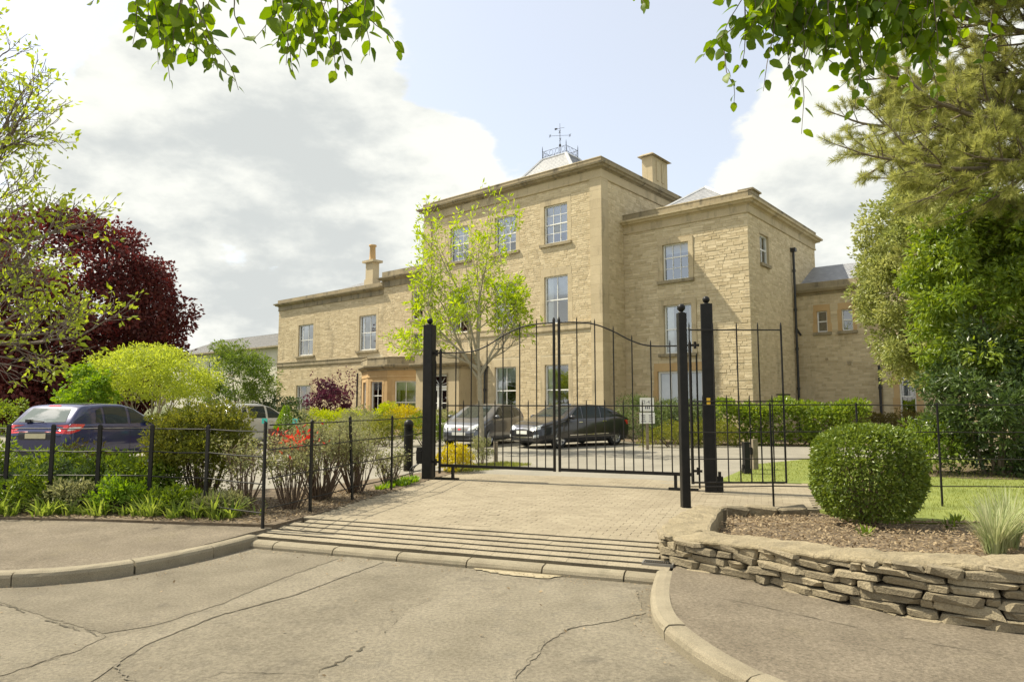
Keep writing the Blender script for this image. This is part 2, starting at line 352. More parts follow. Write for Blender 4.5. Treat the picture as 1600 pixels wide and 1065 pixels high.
ang = [2*math.pi*k/64 for k in range(64)]
sheet('ground', [(1500*math.cos(a), 1500*math.sin(a)) for a in ang], -0.26, M['earth'])
KL = [(-14,6.7),(-9,6.55),(-7,6.45),(-5.6,6.40),(-4.74,6.43),(-4.21,6.54),(-3.79,6.84),(-3.43,7.36),(-3.20,7.88),(-3.10,8.17)]   # kerb line, house side of road
KR = [(1.50,6.50),(1.30,5.76),(1.21,5.13),(1.28,4.62),(1.42,4.18),(1.62,3.84),(2.1,3.3),(3.0,2.75),(5.0,2.3),(9,2.0),(14,1.9)]
road = sheet('road', [(-40,-8),(40,-8),(40,1.9),(14,4.5),(6,5.2),(3,5.4),(1.9,6.9),(1.6,6.62),(-3.05,8.35),(-3.5,9.2),(-6,9.2),(-14,8.8),(-40,8.5)], -0.17, M['asph'])
# footpaths
KLs = smooth_poly([(p[0],p[1],0) for p in KL], 5); KRs = smooth_poly([(p[0],p[1],0) for p in KR], 5)
fl = [(p.x, p.y) for p in KLs]+[(-2.7,8.9),(-3.3,8.95),(-4.36,9.1),(-5.32,9.25),(-6.7,9.4),(-10,9.5),(-14,9.6)]
sheet('footpath_left', fl, lambda x, y: -0.052+0.03*max(0, min(1, (y-6.8)/2.2)), M['path'], skirt=.1)
fr = [(p.x, p.y) for p in KRs]+[(14,4.2),(8,4.2),(5.2,4.5),(3.7,5.1),(3.2,5.35),(2.9,5.6),(2.5,6.1),(2.1,6.8),(1.62,6.85)]
sheet('footpath_right', fr, -0.075, M['path'])
# kerbs: individual stones along each curve
def kerb_line(parent_name, line, side, seg, w, ztop, zbot, label):
    root = bpy.data.objects.new(parent_name, None); link(root); root['kind'] = 'structure'
    P = resample([(p.x, p.y, 0) for p in line], 0.05); n = int(seg/0.05); k = 0
    while k+2 < len(P):
        e = min(k+n+random.randint(-2, 2), len(P)-1); Q = P[k:e+1]
        if len(Q) < 4: break
        V = []; F = []; dz = random.uniform(-0.006, 0.006)
        ns = 9
        for t in range(ns):
            f = t/(ns-1)*(len(Q)-1)*(1-0.012)+0.1; f = min(f, len(Q)-1.001); i0 = int(f); q = Q[i0].lerp(Q[min(i0+1, len(Q)-1)], f-i0)
            d = (Q[min(i0+1, len(Q)-1)]-Q[max(i0-1, 0)]).normalized(); nn = Vector((-d.y, d.x, 0))*side
            j = lambda s: random.uniform(-s, s)
            prof = [(w*0.98, zbot), (w, ztop-0.045), (w*0.93+j(.004), ztop-0.018), (w*0.74+j(.004), ztop-0.003+j(.002)), (w*0.3, ztop+j(.002)), (0, ztop-0.004), (0, zbot)]
            for (o, z) in prof: V.append((q.x+nn.x*o, q.y+nn.y*o, z+dz))
        m = 7
        for t in range(ns-1):
            for a in range(m-1): F.append([t*m+a, (t+1)*m+a, (t+1)*m+a+1, t*m+a+1])
        F.append(list(range(m))); F.append(list(range((ns-1)*m+m-1, (ns-1)*m-1, -1)))
        o = obj('kerb_stone', V, F, M['kerb'], root, smooth=False); k = e
        bm = bmesh.new(); bm.from_mesh(o.data); bmesh.ops.recalc_face_normals(bm, faces=bm.faces[:]); bm.to_mesh(o.data); bm.free()
    return root
kerb_line('kerb_left', KLs, -1, 0.82, 0.15, -0.045, -0.20, 'kerb')
kerb_line('kerb_right', KRs, -1, 0.80, 0.155, -0.07, -0.20, 'kerb')
# driveway: block paving with a stepped rumble apron at the road edge
DO = np.array([-2.49, 9.08]); DA = np.array([0.9385, -0.3453]); DB = np.array([0.3453, 0.9385])
def drive_z(b): return 0.0 if b >= 0 else max(-0.11, 0.098*b)
DRIVE = [(-1.60,13.5),(-2.0,11.8),(-2.35,10.5),(-2.60,9.45),(-2.72,9.0),(-3.12,8.2),(-3.0,8.02),(1.42,6.4),(1.62,7.3),(1.76,7.75),(2.36,8.85),(2.85,9.70),(4.25,9.76),(4.95,11.2),(5.6,12.75),(4.25,12.85),(3.95,13.0),(-1.3,14.9)]
drv = bpy.data.objects.new('driveway', None); link(drv); drv['kind'] = 'structure'
bed = MB()
for b0, b1 in ((-1.08,0.0),(0.0,8.2)):      # sand bed under the blocks, following the slope
    pts = []
    for p in DRIVE:
        pass
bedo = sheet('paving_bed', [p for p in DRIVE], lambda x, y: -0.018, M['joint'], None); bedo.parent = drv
# re-cut the bed so that it bends at the apron's foot
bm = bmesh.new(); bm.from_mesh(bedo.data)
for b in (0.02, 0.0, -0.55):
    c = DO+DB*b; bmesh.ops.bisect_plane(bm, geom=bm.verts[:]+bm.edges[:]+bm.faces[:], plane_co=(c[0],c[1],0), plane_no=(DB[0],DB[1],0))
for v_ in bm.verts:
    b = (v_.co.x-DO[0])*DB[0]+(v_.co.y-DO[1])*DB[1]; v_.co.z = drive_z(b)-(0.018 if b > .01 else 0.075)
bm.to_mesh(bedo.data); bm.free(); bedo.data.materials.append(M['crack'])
for p_ in bedo.data.polygons:      # dark dirt colour painted in as the shade between the apron's ribs
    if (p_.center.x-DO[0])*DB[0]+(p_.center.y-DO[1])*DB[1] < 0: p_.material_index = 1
def block_vf(l, w, h, ch=0.006, under=0.0):
    x, y = l/2, w/2
    V = [(-x,-y+under,-h),(x,-y+under,-h),(x,y-under,-h),(-x,y-under,-h),(-x,-y,-ch),(x,-y,-ch),(x,y,-ch),(-x,y,-ch),(-x+ch,-y+ch,0),(x-ch,-y+ch,0),(x-ch,y-ch,0),(-x+ch,y-ch,0)]
    F = [[0,1,5,4],[1,2,6,5],[2,3,7,6],[3,0,4,7],[4,5,9,8],[5,6,10,9],[6,7,11,10],[7,4,8,11],[8,9,10,11]]
    return np.array(V), np.array(F)
bV, bF = block_vf(0.1985, 0.0978, 0.06, 0.003); apV, apF = block_vf(0.2017, 0.122, 0.085, 0.002, 0.03)
me_block = mesh_np('paver', bV, bF, M['paver']); me_ap = mesh_np('rumble_paver', apV, apF, M['apron'])
rz_d = math.atan2(DA[1], DA[0])
left_lim = lambda y: np.interp(y, [8.0,8.2,9.0,9.45,10.5,11.8,13.5], [-3.1,-3.12,-2.72,-2.60,-2.35,-2.0,-1.6])
count = 0
for r in range(6):
    b = -0.10-0.17*r; off = rng.uniform(0, 0.25)
    for a in np.arange(-1.2+off*.6, 5.2, 0.2015):
        c = DO+DA*a+DB*b
        if not inpoly(c[0], c[1], DRIVE): continue
        if c[0]-0.09 < left_lim(c[1]): continue
        inst('paver', me_ap, drv, (c[0], c[1], drive_z(b)+0.020+rng.normal(0, .0008)), (0.095+rng.normal(0, .003), rng.normal(0, .0006), rz_d), (1, rng.uniform(.97,1), 1)); count += 1
rest = []
row = 0
for b in np.arange(0.055, 8.0, 0.1005):
    row += 1
    for a in np.arange(-1.4+(row % 2)*0.1, 9.5, 0.2005):
        c = DO+DA*a+DB*b
        if not inpoly(c[0], c[1], DRIVE): continue
        zz = 0.004*math.sin(c[0]*2.1+1)*math.cos(c[1]*1.7)+rng.normal(0, .0009)
        if count < 300: inst('paver', me_block, drv, (c[0], c[1], zz), (rng.normal(0, .006), rng.normal(0, .006), rz_d+rng.normal(0, .006))); count += 1
        else: rest.append((c[0], c[1], zz, rng.normal(0, .007), rng.normal(0, .007), rz_d+rng.normal(0, .007)))
A = np.array(rest); n = len(A)
Vb = np.repeat(bV[None], n, 0); ca, sa = np.cos(A[:,5])[:,None], np.sin(A[:,5])[:,None]
X = Vb[:,:,0]*ca-Vb[:,:,1]*sa+A[:,0:1]; Y = Vb[:,:,0]*sa+Vb[:,:,1]*ca+A[:,1:2]; Z = Vb[:,:,2]+A[:,2:3]+Vb[:,:,0]*A[:,4:5]+Vb[:,:,1]*A[:,3:4]
Fb = (bF[None]+(np.arange(n)*12)[:,None,None]).reshape(-1, 4)
o = obj('paver_field', np.stack([X,Y,Z], 2).reshape(-1, 3), Fb, M['paver_bulk'], drv, np.repeat(rng.random(n), 9)); o['kind'] = 'stuff'
# rounded nosing stones at the foot of the apron
me_n = None
for k, a in enumerate(np.arange(-0.28, 4.9, 0.80)):
    L_ = 0.79 if k else 0.79
    c0 = DO+DA*(a-0.30)+DB*(-1.165); mb = MB(); V = []; F = []
    prof = [(-.07,-.12),(-.07,-.045),(-.055,-.018),(-.025,-.002),(.03,.004),(.07,.004),(.07,-.12)]
    L_ = min(0.785, 5.02-a)
    for t in (0, .5, 1):
        for (y_, z_) in prof:
            q = c0+DA*(L_*t)+DB*y_; V.append((q[0], q[1], -0.098+z_+random.uniform(-.003,.003)))
    for t in range(2):
        for i in range(6): F.append([t*7+i, t*7+i+1, (t+1)*7+i+1, (t+1)*7+i])
    F += [list(range(6,-1,-1)), list(range(14,21))]
    obj('nosing_stone', V, F, M['kerb'], drv)
# drain grating at the right end of the apron
g = thing('drain_grating', 'small iron drain grating set in the paving beside the stone wall', 'drain', (1.42,6.74,-0.048), rz_d)
mb = MB(); mb.box(-.15,-.075,-.03,.15,-.06,.0).box(-.15,.06,-.03,.15,.075,.0).box(-.15,-.06,-.03,-.135,.06,.0).box(.135,-.06,-.03,.15,.06,.0); mb.build('frame', mat('grate_steel', (0.20,0.19,0.17), 0.5, metal=0.4), g)
for k in range(12):
    MB().box(-.12+k*.021,-.06,-.028,-.11+k*.021,.06,-.004).build('bar', M['iron'], g)
MB().box(-.135,-.06,-.05,.135,.06,-.045).build('sump', M['core'], g)
# cracks, repairs and worn places in the road
from mathutils import noise as _mn
def mnoise_(t): return _mn.noise(Vector((t, 3.3, 1.7)))
def ribbon(name, pts, w0, m, z=-0.166, jit=0.02, parent=None):
    P = resample([(p[0], p[1], 0) for p in pts], 0.035); V = []; F = []
    for i, p in enumerate(P):
        d = (P[min(i+1, len(P)-1)]-P[max(i-1, 0)]).normalized(); nn = Vector((-d.y, d.x, 0))
        w = w0*(0.35+1.1*abs(math.sin(i*0.37+len(P)))*random.uniform(.4, 1.1))*min(1, 3*min(i+1, len(P)-i)/len(P)+.25)
        c = p+nn*random.uniform(-jit, jit)
        V += [(c.x+nn.x*w, c.y+nn.y*w, z), (c.x-nn.x*w, c.y-nn.y*w, z)]
    for i in range(len(P)-1):
        if mnoise_(i*.16+len(P)) > -.12: F.append([2*i, 2*i+1, 2*i+3, 2*i+2])
    o = obj(name, V, F, m, parent)
    if sum(p.normal.z for p in o.data.polygons) < 0: o.data.flip_normals()
    return o
def patch(name, poly, z, m, jit=0.02, parent=None):
    P = []
    Q = [(p[0], p[1], 0) for p in poly]+[(poly[0][0], poly[0][1], 0)]
    for p in resample(Q, 0.05)[:-1]: P.append((p.x+random.uniform(-jit, jit), p.y+random.uniform(-jit, jit)))
    o = sheet(name, P, z, m, None); o.parent = parent; return o
C1 = [(-5.2,6.2),(-4.44,5.84),(-4.02,5.66),(-3.67,5.41),(-3.25,5.16),(-2.88,4.97)]
C1b = [(-2.88,4.97),(-2.91,4.76),(-3.01,4.53),(-3.08,4.35),(-3.19,4.23),(-3.5,3.7)]
C2 = [(-1.78,7.56),(-2.07,6.8),(-2.37,5.75),(-2.6,5.26),(-2.82,4.94)]
C2b = [(-1.34,7.26),(-1.6,6.68),(-1.88,6.03),(-2.3,5.46),(-2.52,4.81)]
patch('asphalt_repair', C1+C1b[1:]+[(-5.5,3.6)], -0.1665, M['asph_pale'], 0.015, road)
patch('asphalt_repair', C2+[(-2.9,4.7),(-2.95,4.0),(-2.5,4.05)]+C2b[::-1], -0.1650, M['asph_pale'], 0.008, road)
patch('asphalt_repair', [(-3.0,7.75),(-1.85,7.45),(-2.13,6.75),(-2.43,5.72),(-2.66,5.25),(-2.95,5.05),(-3.7,5.48),(-4.4,5.9),(-4.5,6.2),(-3.75,6.55),(-3.3,7.2)], -0.1662, M['asph_grey'], 0.012, road)
patch('asphalt_repair', [(0.43,6.55),(0.0,6.1),(-0.32,5.82),(-0.6,5.97),(-0.83,5.66),(-0.91,5.12),(-1.03,4.73),(-1.2,4.33),(-0.9,3.4),(0.2,3.2),(0.02,4.23),(0.24,4.85),(0.42,5.16),(0.67,5.28),(1.05,5.5),(1.1,6.2)], -0.1655, M['asph_pale'], 0.015, road)
for pts, w in ((C1, .009), (C1b, .0035), (C2, .002), (C2b, .002), ([(-2.52,4.81),(-2.53,4.56),(-2.49,4.4),(-2.26,4.21),(-2.16,4.07)], .006),
               ([(-0.6,5.99),(-0.83,5.66),(-0.91,5.12)], .003), ([(-0.91,5.12),(-1.03,4.73),(-1.09,4.53),(-1.21,4.33)], .011), ([(-1.92,4.23),(-1.78,4.35),(-1.45,4.33),(-1.21,4.33)], .0035),
               ([(0.43,6.73),(0.0,6.13),(-0.32,5.84),(-0.6,5.99)], .0028), ([(1.07,5.46),(0.67,5.26),(0.4,5.16),(0.22,4.85),(0.0,4.23),(-0.1,3.7)], .003)):
    ribbon('crack', pts, w, M['crack'] if w > .008 else M['crack_thin'], -0.1615, parent=road)
patch('worn_stone_patch', [(-0.43,7.1),(-0.13,6.99),(0.26,6.86),(0.53,6.70),(0.3,6.58),(-0.06,6.72),(-0.32,6.9)], -0.1605, M['straw'], 0.025, road)
# asphalt joint along the right footpath
for o_ in [o for o in COL.objects if o.name == 'footpath_right']:
    ribbon('crack', [(1.42,5.72),(1.75,5.55),(2.2,5.1),(2.75,4.55),(3.4,4.15)], .0035, M['crack'], -0.0712, .004, o_)
# car park and drive beyond the gate, beds, lawn
sheet('car_park', [(-40,10.9),(-5.2,10.9),(-3.2,11.6),(-2.2,13.4),(-1.4,14.3),(-1.0,14.0),(3.95,12.2),(4.1,13.5),(5.98,16.84),(8.18,18.6),(14,18.8),(40,18.8),(40,23.6),(12.6,23.2),(7.4,24.4),(5.2,25.6),(4.2,27.5),(-3.2,30.6),(-9,33.8),(-14,40),(-45,40)], -0.004, M['park'], skirt=.2)
sheet('planting_bed_left', [(-14,9.28),(-10,9.18),(-6.7,9.03),(-5.32,8.88),(-4.36,8.70),(-3.3,8.53),(-2.92,8.46),(-2.72,9.0),(-2.60,9.45),(-2.35,10.5),(-2.0,11.8),(-1.60,13.5),(-1.2,14.9),(-1.6,15.3),(-2.5,14.0),(-3.4,12.4),(-5.2,11.6),(-14,11.6)], 0.006, M['soil'], skirt=.2)
sheet('planting_bed_house', [(12.6,23.2),(7.4,24.4),(5.2,25.6),(4.2,27.5),(-3.2,30.6),(-9,33.8),(-14,40),(-14,60),(10,40),(40,32),(40,23.6)], 0.004, M['soil'], skirt=.2)
BEDR = [(1.9,7.2),(2.5,8.6),(2.95,9.62),(4.3,9.64),(4.55,9.2),(6.2,8.9),(14,8.6),(14,4.6),(5.4,4.8),(3.9,5.6),(3.2,6.2),(2.6,7.0)]
sheet('planting_bed_right', BEDR, lambda x, y: 0.05 if y < 8.4 else -0.04, M['soil'], skirt=.2)
sheet('lawn', [(4.3,9.64),(5.0,11.2),(5.68,12.8),(4.2,12.95),(4.1,13.5),(5.98,16.84),(8.18,18.6),(14,18.8),(40,18.8),(40,8.0),(14,8.3),(6.2,8.6),(4.6,8.9)], 0.005, M['lawn'], skirt=.2)
patch('planting_bed_shrubs', [(7.9,14.4),(9,13.6),(12,13.0),(18,12.8),(18,17.5),(8.4,17.0)], 0.012, M['soil'], 0.06).__setitem__('kind', 'structure')
# slab edging right of the gate
er = bpy.data.objects.new('paving_edge', None); link(er); er['kind'] = 'structure'
E_ = [(2.75,9.66),(4.30,9.70),(5.02,11.2),(5.68,12.75)]
for a_, b_ in zip(E_, E_[1:]):
    a_, b_ = Vector((*a_, 0)), Vector((*b_, 0)); L_ = (b_-a_).length; d = (b_-a_)/L_; nn = Vector((-d.y, d.x, 0)); t = 0
    while t < L_-0.1:
        e = min(t+0.6, L_-0.004); q = [a_+d*t, a_+d*(e-.006)]
        poly = [q[0]-nn*.06, q[1]-nn*.06, q[1], q[0]]
        MB().prism([(p.x, p.y) for p in poly], -0.12, 0.012).build('edging_stone', M['kerb'], er); t = e
# ------------------------------------------------------------------ the mansion (local axes: x along the front to the right, y into the house)
MAN_LOC = (3.896, 29.0, 0.0); MAN_RZ = R(-40.113)
man = thing('mansion', 'honey stone country mansion with sash windows, parapet and hipped slate roofs behind the gates', 'house', MAN_LOC, MAN_RZ)
class Wall:
    def __init__(s, ox, oy, dx, dy, L):
        s.o = Vector((ox, oy, 0)); s.d = Vector((dx, dy, 0)).normalized(); s.n = Vector((s.d.y, -s.d.x, 0)); s.L = L
    def P(s, a, out, z):
        q = s.o+s.d*a+s.n*out; return (q.x, q.y, z)
    def box(s, mb, a0, o0, z0, a1, o1, z1, r=None):
        V = [s.P(a, o, z) for z in (z0, z1) for (a, o) in ((a0,o0),(a1,o0),(a1,o1),(a0,o1))]
        F = [[0,4,5,1],[1,5,6,2],[2,6,7,3],[3,7,4,0],[4,7,6,5],[0,1,2,3]]
        mb.add(V, F, r); return mb
def subtract(iv, holes):
    out = [iv]
    for (a, b) in holes:
        nx = []
        for (c, d) in out:
            if b <= c or a >= d: nx.append((c, d)); continue
            if a > c: nx.append((c, a))
            if b < d: nx.append((b, d))
        out = nx
    return out
def backing(w, z0, z1, ops, m, parent, name='wall', out=0.0):
    xs = sorted(set([0, w.L]+[a for o in ops for a in o[:2]])); zs = sorted(set([z0, z1]+[z for o in ops for z in o[2:4]])); V = []; F = []
    for xa, xb in zip(xs, xs[1:]):
        for za, zb in zip(zs, zs[1:]):
            cx, cz = (xa+xb)/2, (za+zb)/2
            if any(o[0] < cx < o[1] and o[2] < cz < o[3] for o in ops): continue
            b = len(V); V += [w.P(xa,out,za), w.P(xb,out,za), w.P(xb,out,zb), w.P(xa,out,zb)]; F.append([b,b+1,b+2,b+3])
    return obj(name, V, F, m, parent)
def stones(w, z0, z1, skips, m, parent, hr=(0.07,0.115), lr=(0.15,0.42), proud=(0.003,0.011), jit=0.005, seed=1, quoin_ends=True):
    """coursed rubble: every stone its own shallow block, joined into one part"""
    rg = random.Random(seed); V = []; F = []; rn = []; z = z0
    while z < z1-0.04:
        h = rg.uniform(*hr); zt = min(z+h, z1)
        if z1-zt < 0.05: zt = z1
        holes = [(o[0], o[1]) for o in skips if o[2] < zt-0.02 and o[3] > z+0.02]
        for (c, d) in subtract((0.0, w.L), holes):
            a = c
            while a < d-0.02:
                l = rg.uniform(*lr); b = min(a+l, d)
                if d-b < 0.12: b = d
                parts = [(z, zt)]
                if (zt-z) > 0.115 and rg.random() < 0.18 and b-a < 0.35: mm = z+(zt-z)*rg.uniform(.4,.6); parts = [(z, mm), (mm, zt)]
                for (p, q) in parts:
                    g = 0.005; pr = rg.uniform(*proud); ch = 0.006; j = lambda: rg.uniform(-jit, jit)
                    x0, x1, y0, y1 = a+g, b-g, p+g, q-g
                    if x1-x0 < .03 or y1-y0 < .02: continue
                    c4 = [(x0+j()*.5, y0+j()), (x1+j()*.5, y0+j()), (x1+j()*.5, y1+j()), (x0+j()*.5, y1+j())]
                    cx, cy = (x0+x1)/2, (y0+y1)/2; k = len(V)
                    V += [w.P(x, -0.004, y) for (x, y) in c4]+[w.P(x+(cx-x)/abs(cx-x)*ch*1.5, pr+rg.uniform(-.0012,.0012), y+(cy-y)/abs(cy-y)*ch) for (x, y) in c4]
                    F += [[k+4,k+5,k+6,k+7],[k,k+1,k+5,k+4],[k+1,k+2,k+6,k+5],[k+2,k+3,k+7,k+6],[k+3,k,k+4,k+7]]; rn += [rg.random()]*5
                a = b
        z = zt
    o = obj('stonework', np.array(V), np.array(F), m, parent, rn); o['kind'] = 'stuff'; return o
def window(w, a0, a1, z0, z1, cols=(1,1), rows=(1,1), blind=0.5, surround=0.2, lintel=0.30, raised=0.0, sill=True, parent=man, depth=0.14, fr=0.055, m_sur=None, split=1, shutter=False, blind_m=None, dark=False):
    """sash window: frame and bars, one object for each pane, reveal with stone surround, sill, room behind"""
    mb = MB(); fo, fi = -depth+0.05, -depth-0.06
    w.box(mb, a0, fi, z0, a0+fr, fo, z1); w.box(mb, a1-fr, fi, z0, a1, fo, z1)
    w.box(mb, a0+fr, fi, z1-fr, a1-fr, fo, z1); w.box(mb, a0+fr, fi, z0, a1-fr, fo, z0+fr*1.25)
    ia, ib, iz0, iz1 = a0+fr, a1-fr, z0+fr*1.25, z1-fr
    tc, tr = sum(cols), sum(rows); panes = []
    xa = [ia+(ib-ia)*sum(cols[:i])/tc for i in range(len(cols)+1)]; za = [iz0+(iz1-iz0)*sum(rows[:i])/tr for i in range(len(rows)+1)]
    for i in range(1, len(cols)): w.box(mb, xa[i]-.013, -depth-.02, iz0, xa[i]+.013, -depth+.022, iz1)
    for i in range(1, len(rows)):
        t = 0.026 if i == split else 0.012
        w.box(mb, ia, -depth-.021, za[i]-t, ib, -depth+(.033 if i == split else .021), za[i]+t)
    win = mb.build('window', M['white'], parent)
    for i in range(len(cols)):
        for j in range(len(rows)):
            e = 0.011; t = rng.normal(0, .0025)
            V = [w.P(xa[i]+e, -depth+t, za[j]+e), w.P(xa[i+1]-e, -depth-t, za[j]+e), w.P(xa[i+1]-e, -depth-t+.002, za[j+1]-e), w.P(xa[i]+e, -depth+t+.002, za[j+1]-e)]
            obj('pane', V, [[0,1,2,3]], GLASS, win)
    # reveal and surround stones
    ms = m_sur or M['ashlar']; sb = MB(); rv = -depth-0.055; s_ = surround
    def blockrun(lo, hi, step):
        t = lo
        while t < hi-.01:
            e = min(t+step*random.uniform(.8,1.2), hi)
            if hi-e < step*.4: e = hi
            yield t, e; t = e
    pr = 0.012+raised
    for (t, e) in blockrun(z0, z1, 0.42):
        ex = random.uniform(0, .06) if not raised else 0
        w.box(sb, a0-s_-ex, rv, t+.002, a0, pr, e-.002); w.box(sb, a1, rv, t+.002, a1+s_+ex, pr, e-.002)
    n_ = 3 if (a1-a0) > 1 else 1
    for k in range(n_):
        t0 = a0-s_+(a1-a0+2*s_)*k/n_; t1 = a0-s_+(a1-a0+2*s_)*(k+1)/n_
        w.box(sb, t0+.002, rv, z1+.001, t1-.002, pr+.001, z1+lintel)
    if not sill: w.box(sb, a0-s_, rv, z0-.12, a1+s_, pr, z0-.001)
    sb.build('surround', ms, win)
    if sill:
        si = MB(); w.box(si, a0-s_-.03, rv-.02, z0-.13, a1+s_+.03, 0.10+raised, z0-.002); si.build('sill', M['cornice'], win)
    # room behind the glass
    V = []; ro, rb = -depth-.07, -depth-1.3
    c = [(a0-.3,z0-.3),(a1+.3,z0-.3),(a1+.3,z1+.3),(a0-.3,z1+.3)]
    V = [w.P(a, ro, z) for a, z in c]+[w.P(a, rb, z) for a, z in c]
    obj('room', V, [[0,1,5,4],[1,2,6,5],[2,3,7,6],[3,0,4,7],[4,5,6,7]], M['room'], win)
    if blind:
        blind = min(1.0, blind*random.uniform(.55,1.35)); hb = (iz1-iz0)*blind; bo = -depth-.10
        V = [w.P(ia-.02, bo, iz1-hb), w.P(ib+.02, bo, iz1-hb), w.P(ib+.02, bo, iz1+.03), w.P(ia-.02, bo, iz1+.03)]
        V += [w.P(ia-.02, bo-.01, iz1-hb), w.P(ib+.02, bo-.01, iz1-hb), w.P(ib+.02, bo-.01, iz1+.03), w.P(ia-.02, bo-.01, iz1+.03)]
        obj('blind', V, [[0,1,2,3],[7,6,5,4],[0,4,5,1]], blind_m or M['blind'], win)
    if random.random() < .45 and a1-a0 > .9:       # drawn-back curtains
        for (ca, cb) in ((ia, ia+(ib-ia)*random.uniform(.14,.26)), (ib-(ib-ia)*random.uniform(.14,.26), ib)):
            V = []; F = []; nf = 9
            for q in range(nf):
                t = ca+(cb-ca)*q/(nf-1); o_ = -depth-.18+(.025 if q % 2 else -.025); V += [w.P(t, o_, iz0+.02), w.P(t, o_, iz1)]
            F = [[2*q, 2*q+2, 2*q+3, 2*q+1] for q in range(nf-1)]; obj('curtain', V, F, M['curtain'], win)
    if shutter:
        sh = MB(); w.box(sh, ia, -depth-.35, iz0, ia+(ib-ia)*.26, -depth-.08, iz1); sh.build('shutter', M['white'], win)
    return (a0-s_-.005, a1+s_+.005, z0-(.13 if sill else .12), z1+lintel), (a0, a1, z0, z1)
def moulding(name, path, prof, m, parent, seg=0.9, closed_ends=True, gap=0.003):
    """blocks of moulded stone along a mitred path; prof = [(out, z), ...]"""
    P = [Vector((p[0], p[1], 0)) for p in path]; mb = MB(); n = len(P)
    def off(i, out):
        dirs = []
        if i > 0: dirs.append((P[i]-P[i-1]).normalized())
        if i < n-1: dirs.append((P[i+1]-P[i]).normalized())
        ns = [Vector((d.y, -d.x, 0)) for d in dirs]
        if len(ns) == 1: return P[i]+ns[0]*out
        b = (ns[0]+ns[1]); b.normalize(); return P[i]+b*(out/max(.25, b.dot(ns[0])))
    for i in range(n-1):
        L = (P[i+1]-P[i]).length; k = max(1, round(L/seg))
        for q in range(k):
            t0, t1 = q/k, (q+1)/k; g = gap/L
            if q > 0: t0 += g
            V = []
            for t in (t0, t1):
                for (o_, z) in prof:
                    p = off(i, o_).lerp(off(i+1, o_), t); V.append((p.x, p.y, z))
            m_ = len(prof); F = [[a, m_+a, m_+(a+1) % m_, (a+1) % m_] for a in range(m_)]
            F += [list(range(m_)), list(range(2*m_-1, m_-1, -1))]
            mb.add(V, F)
    o = mb.build(name, m, parent)
    bm = bmesh.new(); bm.from_mesh(o.data); bmesh.ops.recalc_face_normals(bm, faces=bm.faces[:]); bm.to_mesh(o.data); bm.free()
    return o
def downpipe(parent, x, y, z0, z1, r=0.055, hopper=False, hop=0.0):
    mb = MB(); mb.tube([(x,y,z0),(x,y,z1)], r, 10)
    for z in np.arange(z0+.3, z1, 1.8): mb.tube([(x,y,z),(x,y,z+.12)], r*1.35, 10)
    if hopper: mb.add([(x-.16,y-.13,z1+.28),(x+.16,y-.13,z1+.28),(x+.16,y+.13,z1+.28),(x-.16,y+.13,z1+.28),(x-.07,y-.07,z1),(x+.07,y-.07,z1),(x+.07,y+.07,z1),(x-.07,y+.07,z1)], [[0,1,2,3],[0,4,5,1],[1,5,6,2],[2,6,7,3],[3,7,4,0]])
    return mb.build('downpipe', M['castiron'], parent, smooth=False)

# --- main block
wf = Wall(-11.3, 0, 1, 0, 11.3); ops = []; skip = []
for (xa, xb) in ((-3.13,-1.80),(-6.20,-4.84),(-9.33,-8.0)):
    a0, a1 = xa+11.3, xb+11.3
    s, o = window(wf, a0, a1, 8.84, 10.66, (1,1,1), (1,1,1,1), blind=0.72, split=2); skip.append(s); ops.append(o)
    s, o = window(wf, a0, a1, 5.10, 7.32, (1,1), (1,1), blind=0.0 if xa < -4 else 0.55, shutter=True, sill=False, lintel=0.34); skip.append(s); ops.append(o)
    if xa > -7:
        s, o = window(wf, a0, a1, 0.95, 3.25, (1,1), (1,1), blind=0.0 if xa > -4 else 0.35, shutter=True, lintel=0.36); skip.append(s); ops.append(o)
backing(wf, 0, 11.9, ops, M['mortar'], man)
stones(wf, 0.35, 11.38, skip+[(-1,20,4.74,5.10),(10.75,11.4,-1,13),(-1,0.55,-1,13)], M['rubble'], man, seed=3)
for z in np.arange(0.36, 11.3, 0.42):       # corner pilasters of dressed stone, block by block
    q = MB(); h = min(0.416, 11.38-z)
    q.box(-0.545, -0.06, z, 0.06, 0.5, z+h); q.build('quoin', M['ashlar'], man)
    q = MB(); q.box(-11.36, -0.06, z, -10.76, 0.5, z+h); q.build('quoin', M['ashlar'], man)
pl = MB(); pl.box(-11.42, -0.10, -0.2, 0.10, 0.3, 0.355); pl.build('plinth', M['ashlar'], man)
wr = Wall(0, 0, 0, 1, 9.0)
backing(wr, 0, 11.9, [], M['mortar'], man)
stones(wr, 0.35, 11.38, [(-1,0.5,-1,13),(2.0,9.5,-1,9.2)], M['rubble'], man, seed=5, hr=(0.08,0.13))
obj('wall', [(-11.3,0,0),(-11.3,9,0),(-11.3,9,11.9),(-11.3,0,11.9),(0,9,0),(0,9,11.9)], [[1,0,3,2],[4,1,2,5]], M['mortar'], man)
moulding('string_course', [(-11.3,0),(-0.56,0)], [(-.02,4.74),(.05,4.74),(.07,4.80),(.07,5.03),(.10,5.06),(.10,5.10),(-.02,5.12)], M['ashlar'], man)
PATH = [(-11.3,9),(-11.3,0),(0,0),(0,9)]
moulding('frieze', PATH, [(-.05,11.38),(.055,11.38),(.075,11.41),(.075,11.47),(.045,11.49),(.045,11.80),(-.05,11.80)], M['ashlar'], man)
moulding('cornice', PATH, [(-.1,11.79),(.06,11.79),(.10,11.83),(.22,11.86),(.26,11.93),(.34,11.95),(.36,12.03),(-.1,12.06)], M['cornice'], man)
moulding('parapet', PATH, [(-.38,11.95),(.09,12.05),(.09,12.28),(.11,12.30),(.09,12.345),(-.38,12.345)], M['cornice'], man, 1.1)
